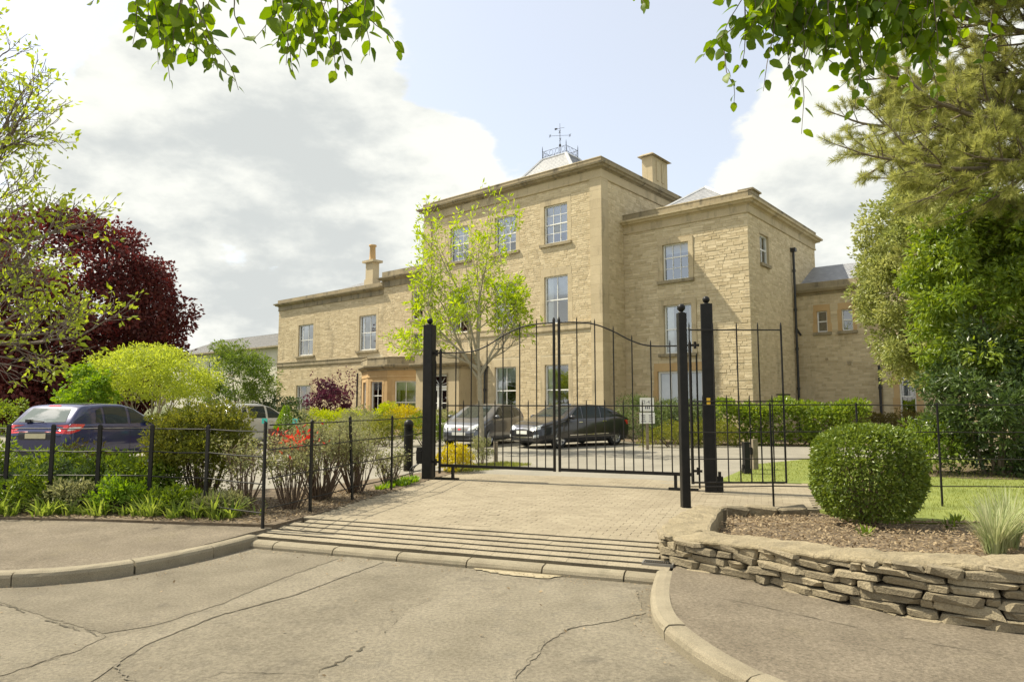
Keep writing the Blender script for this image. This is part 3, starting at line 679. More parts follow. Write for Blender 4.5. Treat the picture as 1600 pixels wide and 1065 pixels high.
# hipped slate roof with an iron crest and weather vane
def slates(name, quad, m, parent, rows=26, cols=40, seed=0):
    """roof plane of lapped slate courses"""
    rg = random.Random(seed); A, B, C, D_ = [Vector(q) for q in quad]; nrm = (B-A).cross(D_-A).normalized(); V = []; F = []; rn = []
    if nrm.z < 0: nrm = -nrm
    for r in range(rows):
        t0, t1 = r/rows, (r+1.25)/rows
        for c in range(cols):
            s0 = (c+(r % 2)*.5)/cols; s1 = min(1, s0+1/cols-.0015)
            if s0 >= 1: continue
            f = lambda s, t: A.lerp(B, s).lerp(D_.lerp(C, s), min(t, 1))
            k = len(V); lift = rg.uniform(.010,.016)
            for (s, t, h) in ((s0,t0,lift),(s1,t0,lift),(s1,t1,.001),(s0,t1,.001)): V.append(f(s,t)+nrm*h)
            F.append([k,k+1,k+2,k+3]); rn.append(rg.random())
    k = len(V); V += [A, B, C, D_]; F.append([k,k+1,k+2,k+3]); rn.append(.5)
    return obj(name, np.array([tuple(v) for v in V]), np.array(F), m, parent, rn)
MB().box(-11.0,.2,11.85,-.3,8.9,11.93).build('roof_deck', M['lead'], man)
rb = [(-8.6,2.0,11.95),(-2.3,2.0,11.95),(-2.3,7.4,11.95),(-8.6,7.4,11.95)]; rt = [(-6.35,4.1,14.85),(-4.75,4.1,14.85),(-4.75,5.2,14.85),(-6.35,5.2,14.85)]
for i in range(4):
    slates('roof', [rb[i], rb[(i+1)%4], rt[(i+1)%4], rt[i]], M['slate'], man, seed=i)
for i in range(4):
    v_, f_ = tube_vf([rb[i], rt[i]], 0.09, 6); obj('hip_ridge', v_, f_, M['lead'], man)
MB().box(-6.4,4.05,14.84,-4.7,5.25,14.90).build('roof_platform', M['lead'], man)
cr = MB()
for (x0,y0,x1,y1) in ((-6.35,4.1,-4.75,4.1),(-6.35,5.2,-4.75,5.2),(-6.35,4.1,-6.35,5.2),(-4.75,4.1,-4.75,5.2)):
    for z in (14.98, 15.30): cr.tube([(x0,y0,z),(x1,y1,z)], .011, 5)
    L_ = math.hypot(x1-x0, y1-y0); k = max(2, int(L_/.32))
    for q in range(k):
        t = (q+.5)/k; cx, cy = x0+(x1-x0)*t, y0+(y1-y0)*t; ux, uy = (x1-x0)/L_, (y1-y0)/L_
        ring = [(cx+ux*.12*math.cos(a), cy+uy*.12*math.cos(a), 15.14+.14*math.sin(a)) for a in [2*math.pi*i/10 for i in range(11)]]
        cr.tube(ring, .008, 4, False)
for (x,y) in ((-6.35,4.1),(-4.75,4.1),(-4.75,5.2),(-6.35,5.2)): cr.tube([(x,y,14.85),(x,y,15.45),(x,y,15.62)], [.022,.02,.004], 5)
cr.build('roof_cresting', M['iron'], man)
wv = MB(); wv.tube([(-5.55,4.65,14.88),(-5.55,4.65,16.9)], [.022,.009], 6); wv.lathe([(0,15.55),(.05,15.6),(.065,15.66),(.04,15.72),(0,15.75)], (-5.55,4.65,0), 8)
for a in (0, math.pi/2): wv.tube([(-5.55-.55*math.cos(a+.6),4.65-.55*math.sin(a+.6),16.2),(-5.55+.55*math.cos(a+.6),4.65+.55*math.sin(a+.6),16.2)], .009, 5)
for k in range(4):
    a = .6+k*math.pi/2; px_, py_ = -5.55+.55*math.cos(a), 4.65+.55*math.sin(a)
    wv.tube([(px_-.06,py_,16.12),(px_+.06,py_,16.28)], .012, 4); wv.tube([(px_-.06,py_,16.28),(px_+.06,py_,16.12)], .012, 4)
wv.tube([(-5.8,4.6,16.62),(-5.3,4.72,16.62)], .009, 5); wv.add([(-5.86,4.585,16.56),(-5.7,4.62,16.58),(-5.7,4.62,16.66),(-5.86,4.585,16.68)], [[0,1,2,3]])
wv.build('weather_vane', M['iron'], man)
MB().box(-.58,4.77,11.95,.0,6.35,13.78).build('chimney', M['ashlar'], man)
cm = MB(); cm.box(-.5,4.9,13.78,-.08,6.22,13.82); cm.add([(-.76,4.59,13.80),(.18,4.59,13.80),(.18,6.53,13.80),(-.76,6.53,13.80),(-.58,4.8,13.95),(0,4.8,13.95),(0,6.32,13.95),(-.58,6.32,13.95)], [[0,1,5,4],[1,2,6,5],[2,3,7,6],[3,0,4,7],[4,5,6,7],[3,2,1,0]]); cm.build('chimney_cap', M['cornice'], man)
cp = MB(); cp.box(0,5.15,12.6,.03,5.42,13.6).box(0,5.7,12.6,.03,5.97,13.6); cp.build('chimney_panel', M['ashlar'], man)
fb = MB(); fb.lathe([(0,-.16),(.13,-.1),(.17,.02),(.1,.13),(0,.15)], (.10,5.0,9.95), 8); fb.build('hopper_head', M['castiron'], man)

# --- right wing
wg = Wall(0, 1.9, 1, 0, 5.75); skip = []; ops = []
for args in (dict(a0=1.95,a1=3.16,z0=6.80,z1=8.40,cols=(1,1,1),rows=(1,1,1.15),split=2,blind=0.22,raised=0.035,surround=.22,lintel=.22),
             dict(a0=1.95,a1=3.24,z0=3.62,z1=5.72,cols=(1,1),rows=(1,1),blind=0.0,raised=0.035,surround=.22,lintel=.22,shutter=True),
             dict(a0=1.58,a1=3.66,z0=0.55,z1=2.88,cols=(.62,1.1,.62),rows=(.35,1),split=1,blind=0.95,surround=.16,lintel=.34,m_sur=M['orange'],fr=.09)):
    s, o = window(wg, **args); skip.append(s); ops.append(o)
backing(wg, 0, 9.2, ops, M['mortar'], man)
stones(wg, 0.1, 9.18, skip, M['rubble_side'], man, seed=11, hr=(0.085,0.16), lr=(0.16,0.55), proud=(0.005,0.020), jit=0.013)
ws = Wall(5.75, 1.9, 0, 1, 8.9)
s, o = window(ws, 1.25, 2.28, 7.33, 8.58, (1,1), (1,1), blind=.2, surround=0.02, lintel=.12, sill=True)
backing(ws, 0, 9.2, [o], M['mortar'], man)
stones(ws, 0.1, 9.18, [s,(5.75,9,-1,6.0)], M['rubble'], man, seed=12, hr=(0.08,0.13))
obj('wall', [(0,1.9,0),(0,10.8,0),(0,10.8,9.2),(0,1.9,9.2),(5.75,10.8,0),(5.75,10.8,9.2)], [[0,1,2,3],[1,4,5,2]], M['mortar'], man)
PATH = [(0.0,1.9),(5.75,1.9),(5.75,10.8),(0.2,10.8)]
moulding('frieze', PATH, [(-.05,9.17),(.05,9.17),(.065,9.2),(.065,9.24),(.04,9.26),(.04,9.52),(-.05,9.52)], M['ashlar'], man)
moulding('cornice', PATH, [(-.1,9.51),(.05,9.51),(.09,9.55),(.21,9.58),(.25,9.65),(.33,9.67),(.34,9.75),(-.1,9.78)], M['ashlar'], man)
moulding('parapet', PATH, [(-.36,9.7),(.08,9.77),(.08,10.03),(.10,10.05),(.08,10.09),(-.36,10.09)], M['cornice'], man, 1.1)
b4 = [(.4,2.3,9.75),(5.35,2.3,9.75),(5.35,10.4,9.75),(.4,10.4,9.75)]; pk = (2.75,4.75,11.55); pk2 = (2.75,7.6,11.55)
slates('roof', [b4[0],b4[1],pk,pk], M['slate'], man, 16, 20, 7); slates('roof', [b4[1],b4[2],pk2,pk], M['slate'], man, 16, 30, 8)
slates('roof', [b4[2],b4[3],pk2,pk2], M['slate'], man, 16, 20, 9); slates('roof', [b4[3],b4[0],pk,pk2], M['slate'], man, 16, 30, 10)
for q, p in ((b4[0],pk),(b4[1],pk),(b4[2],pk2),(b4[3],pk2),(pk,pk2)):
    v_, f_ = tube_vf([q, p], 0.08, 6); obj('hip_ridge', v_, f_, M['lead'], man)
sk = MB(); sk.box(5.2,2.55,10.05,5.72,3.4,10.30).box(5.14,2.48,10.30,5.79,3.47,10.37); sk.build('chimney', M['cornice'], man)
pipe = downpipe(man, 5.86, 7.12, 0.0, 8.55)
MB().box(5.76,7.0,8.45,5.98,7.24,8.62).build('hopper_head', M['castiron'], pipe); MB().tube([(5.86,7.12,4.9),(5.96,7.4,4.6)], .05, 8).build('branch_pipe', M['castiron'], pipe)

# --- low service range on the right
wl = Wall(5.75, 7.6, 1, 0, 3.45); skip = []; ops = []
for (a0, a1) in ((.88,1.32),(1.92,2.38)):
    s, o = window(wl, a0, a1, 4.70, 5.66, (1,), (1,1), blind=0, surround=.14, lintel=.3, m_sur=M['orange'], fr=.05); skip.append(s); ops.append(o)
backing(wl, 0, 6.45, ops, M['mortar'], man)
stones(wl, 0.1, 6.42, skip, M['rubble'], man, seed=15, hr=(.09,.14))
wl2 = Wall(9.2, 7.45, 1, 0, 4.8)
s, o = window(wl2, .62, 1.22, .9, 2.66, (1,), (1,1), blind=.5, surround=.2, lintel=.3, m_sur=M['orange'], fr=.06)
backing(wl2, 0, 6.45, [o], M['mortar'], man); stones(wl2, 0.1, 6.42, [s], M['rubble'], man, seed=16)
moulding('cornice', [(5.75,7.6),(9.2,7.6),(9.2,7.45),(14.0,7.45),(14.0,13)], [(-.1,6.42),(.05,6.42),(.08,6.5),(.2,6.55),(.26,6.66),(.26,6.74),(.06,6.76),(.06,7.0),(-.3,7.0),(-.3,6.6)], M['cornice'], man)
slates('roof', [(5.75,7.9,6.9),(14,7.75,6.9),(14,10.5,8.25),(5.75,10.5,8.25)], M['slate'], man, 14, 44, 20)
obj('wall', [(14,7.45,0),(14,13,0),(14,13,6.9),(14,7.45,6.9)], [[0,1,2,3]], M['mortar'], man)
downpipe(man, 9.12, 7.36, 0.0, 3.1)
for (x, z, w_) in ((6.95,3.45,.09),(7.85,3.2,.14)): MB().box(x,7.5,z,x+w_,7.62,z+w_).build('wall_vent', M['cornice'], man)

# --- left wing and the piece joining it to the main block
wi = Wall(-17.1, 1.9, 1, 0, 5.8); skip = []; ops = []
for (z0, z1) in ((6.42,8.12),(4.42,5.62)):
    s, o = window(wi, 2.65, 3.75, z0, z1, (1,1), (1,1), blind=0.3, surround=.16, lintel=.24); skip.append(s); ops.append(o)
ww = Wall(-29.0, 1.9, 1, 0, 11.9); skw = []; opw = []
for (xa, xb, z0, z1) in ((-26.38,-24.56,4.80,6.98),(-19.47,-17.76,4.82,7.06),(-26.45,-24.72,.7,2.76)):
    s, o = window(ww, xa+29, xb+29, z0, z1, (.55,1,1), (1,1), blind=0.45 if z0 > 1 else 0, surround=.2, lintel=.34, fr=.075); skw.append(s); opw.append(o)
BAY = [(-19.1,1.9),(-16.85,.62),(-15.05,.62),(-13.0,1.9)]
backing(wi, 0, 9.0, ops, M['mortar'], man); stones(wi, 3.6, 8.65, skip, M['rubble'], man, seed=21)
backing(ww, 0, 8.4, opw, M['mortar'], man); stones(ww, 0.1, 8.22, skw+[(-1,30,4.08,4.42)], M['rubble'], man, seed=22, lr=(.2,.55))
moulding('string_course', [(-29,1.9),(-18.6,1.9)], [(-.02,4.08),(.05,4.08),(.07,4.14),(.07,4.36),(.10,4.39),(.10,4.42),(-.02,4.43)], M['cornice'], man)
moulding('cornice', [(-29,12),(-29,1.9),(-17.1,1.9)], [(-.1,8.2),(.045,8.2),(.06,8.24),(.04,8.27),(.04,8.5),(.09,8.54),(.2,8.57),(.25,8.64),(.31,8.66),(.32,8.73),(.08,8.75),(.08,9.0),(-.3,9.02)], M['cornice'], man)
moulding('cornice', [(-17.1,9),(-17.1,1.9),(-11.25,1.9)], [(-.1,8.62),(.045,8.62),(.06,8.66),(.04,8.69),(.04,9.0),(.09,9.04),(.2,9.07),(.25,9.14),(.31,9.16),(.32,9.23),(.08,9.25),(.08,9.6),(-.3,9.62)], M['cornice'], man)
obj('wall', [(-29,12,0),(-29,1.9,0),(-29,1.9,8.4),(-29,12,8.4),(-11.3,12,0),(-11.3,12,8.4)], [[0,1,2,3],[0,4,5,3]], M['mortar'], man)
b4 = [(-28.6,2.4,8.75),(-16.9,2.4,8.75),(-16.9,11.6,8.75),(-28.6,11.6,8.75)]
slates('roof', [b4[0],b4[1],(-20.0,5.6,10.25),(-24.2,5.6,10.25)], M['slate'], man, 16, 44, 31); slates('roof', [b4[1],b4[2],(-20.0,8.4,10.25),(-20.0,5.6,10.25)], M['slate'], man, 16, 30, 32)
slates('roof', [b4[3],b4[0],(-24.2,5.6,10.25),(-24.2,8.4,10.25)], M['slate'], man, 16, 30, 33); slates('roof', [b4[2],b4[3],(-24.2,8.4,10.25),(-20.0,8.4,10.25)], M['slate'], man, 16, 44, 34)
MB().box(-24.2,5.6,10.22,-20.0,8.4,10.28).build('roof_platform', M['lead'], man)
ch = MB(); ch.box(-21.42,3.7,8.9,-20.5,4.35,9.9).box(-21.35,3.76,9.9,-20.57,4.29,11.05).box(-21.55,3.6,11.05,-20.38,4.45,11.2); ch.build('chimney', M['ashlar'], man)
cpot = MB(); cpot.lathe([(.25,11.2),(.22,11.35),(.19,12.15),(.26,12.2),(.26,12.3),(.17,12.32),(.15,11.5)], (-20.96,4.02,0), 12); cpot.build('chimney_pot', M['orange'], man, True)

# --- canted bay
bw = [Wall(*BAY[i], BAY[i+1][0]-BAY[i][0], BAY[i+1][1]-BAY[i][1], math.dist(BAY[i], BAY[i+1])) for i in range(3)]
spec = [[(.75,1.95,.55,2.78,(1,1),(.55,1))], [(.30,1.35,.25,2.78,(1,1),(1.7,.8))], [(.45,1.75,.75,2.80,(1,1),(.62,1))]]
for w_, sp in zip(bw, spec):
    op = []
    for (a0,a1,z0,z1,c,r) in sp:
        s, o = window(w_, a0, a1, z0, z1, c, r, blind=.25, surround=.13, lintel=.12, m_sur=M['orange'], fr=.07, sill=(z0 > .5)); op.append(o)
    backing(w_, 0, 3.5, op, M['orange'], man, 'bay_wall')
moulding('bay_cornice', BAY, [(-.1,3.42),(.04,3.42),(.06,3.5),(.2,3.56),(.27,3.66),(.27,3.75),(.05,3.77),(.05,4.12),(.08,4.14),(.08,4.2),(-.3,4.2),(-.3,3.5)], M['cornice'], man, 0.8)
moulding('bay_band', BAY, [(0.002,3.0),(.03,3.02),(.03,3.08),(0.002,3.10)], M['orange'], man, 0.8)
obj('bay_roof', [(p[0],p[1],4.0) for p in BAY], [[0,1,2,3]], M['lead'], man)
downpipe(man, -19.35, 1.75, 0.0, 3.4)
# --- entrance porch
pw = [Wall(-10.5,0,0,-1,1.25), Wall(-10.5,-1.25,1,0,3.1), Wall(-7.4,-1.25,0,1,1.25)]
backing(pw[1], 0, 3.4, [(.75,2.25,0.1,2.95)], M['ashlar'], man, 'porch_wall'); backing(pw[2], 0, 3.4, [], M['ashlar'], man, 'porch_wall'); backing(pw[0], 0, 3.4, [], M['ashlar'], man, 'porch_wall')
moulding('porch_cornice', [(-10.5,0),(-10.5,-1.25),(-7.4,-1.25),(-7.4,0)], [(-.1,3.2),(.04,3.2),(.06,3.3),(.2,3.36),(.27,3.46),(.27,3.55),(.05,3.57),(.05,3.95),(-.3,3.95),(-.3,3.3)], M['cornice'], man)
obj('porch_roof', [(-10.5,-1.25,3.8),(-7.4,-1.25,3.8),(-7.4,0,3.8),(-10.5,0,3.8)], [[0,1,2,3]], M['lead'], man)
dr = MB(); W_ = pw[1]
W_.box(dr,.75,-.35,.1,.85,-.2,2.95); W_.box(dr,2.15,-.35,.1,2.25,-.2,2.95); W_.box(dr,.85,-.35,2.28,2.15,-.2,2.38); W_.box(dr,.85,-.35,2.85,2.15,-.2,2.95)
for a in (.85,1.52): W_.box(dr,a,-.32,.1,a+.14,-.24,2.28); W_.box(dr,a+.49,-.32,.1,a+.63,-.24,2.28); W_.box(dr,a+.14,-.32,.1,a+.49,-.24,.95); W_.box(dr,a+.14,-.32,2.14,a+.49,-.24,2.28); W_.box(dr,a+.14,-.31,1.5,a+.49,-.25,1.54)
for k in range(5):
    t = math.pi*(k+.5)/5; p0 = W_.P(1.5,-.27,2.4); p1 = W_.P(1.5+.6*math.cos(t),-.27,2.4+.45*math.sin(t)); dr.tube([p0,p1], .014, 4)
door = dr.build('front_door', M['white'], man)
for a in (.99,1.66): obj('pane', [W_.P(a,-.28,.95),W_.P(a+.35,-.28,.95),W_.P(a+.35,-.28,2.14),W_.P(a,-.28,2.14)], [[0,1,2,3]], GLASS, door)
obj('fanlight', [W_.P(.85,-.285,2.38),W_.P(2.15,-.285,2.38),W_.P(2.15,-.285,2.85),W_.P(.85,-.285,2.85)], [[0,1,2,3]], GLASS, door)
rm = MB(); V = [W_.P(a, o_, z) for o_ in (-.36,-1.2) for (a, z) in ((.6,0),(2.4,0),(2.4,3.1),(.6,3.1))]
obj('room', V, [[0,1,5,4],[1,2,6,5],[2,3,7,6],[3,0,4,7],[4,5,6,7]], M['room'], door)
rvl = MB(); W_.box(rvl,.62,-.36,0,.75,.0,3.0); W_.box(rvl,2.25,-.36,0,2.38,.0,3.0); rvl.build('door_jamb', M['ashlar'], door)
downpipe(man, -6.75, -.12, 0.0, 3.05, hopper=True)

# --- pale rendered house behind, left
hs = thing('rendered_house', 'pale cream rendered house with grey slate roof and small chimney behind the mansion', 'house', MAN_LOC, MAN_RZ)
hw = Wall(-62, 9, 1, 0, 26); ops = []
for a in (3,7.5,12,16.5,21.0,23.4):
    for (z0, z1) in ((4.4,5.9),(1.0,2.8)):
        s, o = window(hw, a, a+1.0, z0, z1, (1,1), (1,1), blind=.3, surround=.08, lintel=.1, parent=hs, m_sur=M['render_w']); ops.append(o)
backing(hw, 0, 6.9, ops, M['render_w'], hs)
obj('wall', [(-36,9,0),(-36,19,0),(-36,19,6.9),(-36,14,8.8),(-36,9,6.9)], [[0,1,2,3,4]], M['render_w'], hs)
slates('roof', [(-62.3,8.6,6.8),(-35.7,8.6,6.8),(-35.7,14,8.9),(-62.3,14,8.9)], M['slate_dark'], hs, 16, 90, 41)
obj('roof', [(-62.3,19.4,6.8),(-35.7,19.4,6.8),(-35.7,14,8.92),(-62.3,14,8.92)], [[3,2,1,0]], M['slate_dark'], hs)
gt = MB(); gt.box(-62.3,8.45,6.66,-35.7,8.62,6.8); gt.build('gutter', M['cornice'], hs)
cb = MB(); cb.box(-46.6,13.2,8.8,-45.0,14.4,10.5).box(-46.75,13.05,10.5,-44.85,14.55,10.68); cb.build('chimney', M['ashlar'], hs)
cb = MB(); cb.box(-40.0,10.5,6.9,-38.6,11.4,9.4).box(-40.1,10.4,9.4,-38.5,11.5,9.55); cb.build('chimney', M['ashlar'], hs)
# ------------------------------------------------------------------ gates, fences, posts, signs, dry stone wall
GL = (-1.62, 13.57, 0.0); GRZ = math.atan2(-0.36652, 0.93041)
CURVE = smooth_poly([(.2,0,2.49),(.86,0,2.50),(1.21,0,2.60),(1.56,0,2.79),(1.9,0,2.93),(2.26,0,2.985),(2.58,0,2.99)], 6)
def curve_z(x): return float(np.interp(x, [p.x for p in CURVE], [p.z for p in CURVE]))
def bar(x, z0, z1, r, parent, name='bar', y=0.0, m=None):
    v_, f_ = tube_vf([(x,y,z0),(x,y,z1-.05),(x,y,z1)], [r,r,r*.35], 8); return obj(name, v_, f_, m or M['iron'], parent)
def leaf_gate(mirror, label):
    g = thing('driveway_gate', label, 'gate', GL, GRZ, 'leaves of the driveway gate')
    X = (lambda x: 5.27-x) if mirror else (lambda x: x)
    for x, top, r, nm in ((.21, 2.58, .027, 'hinge_stile'), (2.585, 3.10, .027, 'meeting_stile')): bar(X(x), .12 if nm == 'hinge_stile' else .24, top, r, g, nm)
    a, b = sorted((X(.21), X(2.585)))
    MB().box(a,-.03,.25,b,.03,.305).build('bottom_rail', M['black'], g)
    v_, f_ = tube_vf([(a,0,1.445),(b,0,1.445)], .013, 8); obj('middle_rail', v_, f_, M['iron'], g)
    v_, f_ = tube_vf([(X(p.x), 0, p.z) for p in CURVE], .014, 8); obj('top_rail', v_, f_, M['iron'], g, smooth=True)
    for x in (.55,.885,1.22,1.555,1.90,2.24): bar(X(x), .30, curve_z(x)+.10, .0115, g)
    for x in (.38,.72,1.05,1.39,1.73,2.07,2.41): bar(X(x), .30, 1.555, .0105, g)
    for z in (2.49, .34):
        mb = MB(); p, q = sorted((X(.05), X(.21))); mb.box(p,-.014,z-.02,q,.014,z+.02); mb.tube([(X(.12),0,z-.06),(X(.12),0,z+.06)], .026, 8); mb.build('hinge', M['iron'], g)
    ft = MB(); x = X(.5); ft.box(x-.025,-.025,.03,x+.025,.025,.26); ft.box(min(X(.12),X(.62)),-.04,.005,max(X(.12),X(.62)),.04,.045); ft.build('ground_stop', M['black'], g)
    bar(X(.10), .05, 2.35, .016, g, 'hinge_rod')
    return g
leaf_gate(False, 'black iron gate leaf hung on the tall post beside the ribbed bollard')
leaf_gate(True, 'black iron gate leaf hung on the tall post with the yellow sticker')
def gate_post(name, label, loc, rz, w, h, ball, sticker=False, group='tall black posts at the gateway'):
    g = thing(name, label, 'gate post', loc, rz, group)
    mb = MB(); c = w*.07; p = [(-w/2+c,-w/2),(w/2-c,-w/2),(w/2,-w/2+c),(w/2,w/2-c),(w/2-c,w/2),(-w/2+c,w/2),(-w/2,w/2-c),(-w/2,-w/2+c)]
    mb.prism(p, -.15, h); mb.build('shaft', M['black'], g)
    cp = MB(); cp.lathe([(0,h+.001),(w*.36,h+.002),(w*.36,h+.012),(w*.2,h+.022),(ball*.45,h+.03)], n=14); cp.build('cap', M['black'], g, True)
    k = MB(); pr = [(max(.0005,ball*math.sin(t)), h+.022+ball-ball*math.cos(t)) for t in np.linspace(0, math.pi, 12)]; k.lathe(pr, n=18); k.build('ball_finial', M['black'], g, True)
    if sticker: MB().box(-.035,-w/2-.006,1.45,.025,-w/2-.0025,1.58).build('sticker', M['yellow'], g)
    return g
pL = gate_post('gate_post', 'tall black square gate post with ball finial and a motor box beside grass verge', (-1.66,13.585,0), GRZ, .20, 3.06, .062)
mb = MB(); mb.box(-.22,-.09,.30,-.105,.06,.62).box(-.24,-.07,.36,-.22,.04,.56); mb.build('motor_box', M['black'], pL)
for k in range(3):
    v_, f_ = tube_vf(smooth_poly([(-.16,-.05+k*.02,.32),(-.28-.03*k,-.06,.22),(-.33-.03*k,-.04,.08),(-.30,-.02,-.02)], 5), .011, 5); obj('cable', v_, f_, M['plastic'], pL)
p2 = gate_post('gate_post', 'tall black square gate post with ball finial and a small yellow sticker', (3.36,11.60,0), GRZ+R(6), .20, 3.19, .062, True)
mb = MB(); mb.box(.10,-.07,.02,.20,.07,.26).box(.12,-.05,.26,.17,.05,.34); mb.build('motor_box', M['black'], p2)
gate_post('fence_post', 'slimmer black square post with ball finial rising beside the stone wall end', (2.50,9.91,-.05), R(4), .122, 2.86, .06, False, None)
# pedestrian side gate
pg = thing('side_gate', 'narrow black iron side gate of slim upright bars right of the sticker post', 'gate', (2.99,11.36,0), 0)
for x in (0.0,.40,.80,1.16): bar(x, .18, 2.85, .0115, pg)
bar(1.55, .17, 2.85, .016, pg, 'latch_stile')
for x in (.20,.60,.98,1.36): bar(x, .18, 1.63, .0105, pg)
for z, nm in ((2.72,'top_rail'),(1.52,'middle_rail'),(.185,'bottom_rail')):
    v_, f_ = tube_vf([(-.01,0,z),(1.56,0,z)], .012 if z > .3 else .016, 8); obj(nm, v_, f_, M['iron'], pg)
MB().box(1.44,-.03,1.62,1.66,.012,1.645).build('latch', M['iron'], pg)
# estate fences: flat uprights and thin rails
def fence(name, label, posts, rails, pw, rr, tops, extra=None, leans=None):
    base = Vector((posts[0][0], posts[0][1], 0)); f = thing(name, label, 'fence', base)
    pts = [Vector((p[0], p[1], 0))-base for p in posts]
    for i, p in enumerate(pts):
        d = (pts[min(i+1, len(pts)-1)]-pts[max(i-1, 0)]).normalized(); w = pw[i] if isinstance(pw, list) else pw
        t = tops[i] if isinstance(tops, list) else tops
        lx, ly = (leans or {}).get(i, (random.uniform(-.008,.008), random.uniform(-.008,.008)))
        if w <= 0: continue
        n = Vector((-d.y, d.x, 0)); h = w*.22 if w > .04 else w*.5
        lo = [p+d*(w/2)*a+n*h*b for a, b in ((-1,-1),(1,-1),(1,1),(-1,1))]
        V = [(q.x,q.y,-.2) for q in lo]+[(q.x+lx,q.y+ly,t-.02) for q in lo]+[(q.x*.5+p.x*.5+lx,q.y*.5+p.y*.5+ly,t) for q in lo]
        F = [[3,2,1,0]]+[[k+i_, k+(i_+1)%4, k+4+(i_+1)%4, k+4+i_] for k in (0,4) for i_ in range(4)]+[[8,9,10,11]]
        obj('post', V, F, M['black'], f)
    for z in rails:
        for a, b in zip(pts, pts[1:]):
            m_ = (a+b)/2; sag = random.uniform(-.012,.004)
            v_, f_ = tube_vf([(a.x,a.y,z+random.uniform(-.004,.004)),(m_.x,m_.y,z+sag),(b.x,b.y,z)], rr, 6); obj('rail', v_, f_, M['iron'], f)
    return f
fence('estate_fence', 'low black metal rail fence along the footpath in front of the navy car', [(-10.2,9.6),(-9.1,9.56),(-7.9,9.52),(-6.99,9.47),(-6.36,9.45),(-5.7,9.43),(-4.96,9.39),(-4.07,9.13),(-3.04,8.42)],
      (.15,.50,.83,1.14), [.054]*8+[.03], .0085, [1.2]*8+[1.265])
fence('estate_fence', 'low black metal rail fence along the paved drive up to the tall gate post', [(-3.02,8.50),(-2.76,9.42),(-2.45,10.6),(-2.07,11.8),(-1.76,13.48)], (.20,.56,.91,1.22), [0,.052,.052,.048,0], .0085, [1.26,1.26,1.29,1.28,1.2], leans={2:(-.07,.0)})
fence('estate_fence', 'thin black wire-railed fence around the lawn behind the clipped round bush', [(2.56,9.93),(3.80,10.0),(5.06,10.0),(6.23,9.97),(7.5,9.9),(8.8,9.86),(10.1,9.82),(11.4,9.8)], (.29,.68,1.07,1.465), [0]+[.022]*7, .008, [1.5]*8)
# bollards and small posts
g = thing('bollard', 'black round bollard with ribbed neck and domed top behind the rail fence', 'bollard', (-2.31,15.24,0))
mb = MB(); mb.lathe([(.0005,-.05),(.105,-.05),(.105,.86)], n=18); mb.build('shaft', M['black'], g, True)
mb = MB()
for k in range(4): mb.lathe([(.09,.86+k*.035),(.107,.865+k*.035),(.107,.882+k*.035),(.09,.89+k*.035)], n=18)
mb.build('ribbed_neck', M['black'], g)
mb = MB(); mb.lathe([(.1,.995),(.108,1.0),(.106,1.04),(.085,1.09),(.045,1.125),(.0005,1.135)], n=18); mb.build('dome', M['black'], g, True)
g = thing('bollard', 'short black square bollard at the corner of the lawn', 'bollard', (4.98,14.55,0), R(8))
mb = MB(); mb.box(-.06,-.06,-.1,.06,.06,.63); mb.build('shaft', M['black'], g)
MB().box(-.066,-.066,.63,.066,.066,.67).build('cap', M['black'], g)
mb = MB(); mb.box(-.075,-.075,0,.075,.075,.12).box(-.09,-.03,.1,-.075,.03,.2); mb.build('base_collar', M['black'], g)
g = thing('timber_post', 'short dark timber post with a small box standing on the lawn', 'post', (5.48,15.5,0), R(20))
MB().box(-.065,-.065,-.1,.065,.065,.68).build('shaft', M['wood'], g); MB().box(-.11,-.04,.34,-.065,.04,.5).build('box', M['black'], g)
g = thing('timber_post', 'short weathered timber stake in the verge beside the young tree', 'post', (-.40,16.84,0), R(12))
MB().box(-.045,-.045,-.1,.045,.045,.52).build('shaft', M['wood'], g); MB().box(-.05,-.05,.52,.05,.05,.545).build('cap', M['wood'], g)
# house-number sign
g = thing('sign_post', 'white number sign above a small notice on a timber post beside the juniper', 'sign', (4.41,22.22,0), R(-10))
MB().box(-.045,.0,-.2,.045,.09,1.66).build('post', M['wood'], g)
bd = MB().box(-.225,-.022,1.24,.225,-.002,1.68).build('number_board', M['sign'], g)
nb = MB().box(-.245,-.020,.84,.245,-.003,1.20).build('notice_board', M['sign'], g)
def text(s, size, loc, parent, m, name='lettering'):
    cu = bpy.data.curves.new(name, 'FONT'); cu.body = s; cu.size = size; cu.align_x = 'CENTER'; cu.align_y = 'CENTER'; cu.extrude = 0.001
    t = bpy.data.objects.new(name, cu); COL.objects.link(t); bpy.context.view_layer.update()
    me = bpy.data.meshes.new_from_object(t.evaluated_get(bpy.context.evaluated_depsgraph_get())); COL.objects.unlink(t); bpy.data.objects.remove(t)
    me.materials.clear(); me.materials.append(m); o = bpy.data.objects.new(name, me); link(o, parent); o.location = loc; o.rotation_euler = (R(90), 0, 0); return o
text('2-42', .17, (.03,-.0245,1.53), bd, M['ink'])
for k in range(3): MB().box(-.06+k*.06,-.0245,1.31,-.025+k*.06,-.0225,1.39).build('lettering', M['ink'], bd)
for r in range(4):
    for (a, b) in ((-.2,-.03),(.04,.19)): MB().box(a+random.uniform(0,.03),-.0225,1.09-r*.065,b-random.uniform(0,.04),-.0205,1.115-r*.065).build('print_line', M['ink'], nb)
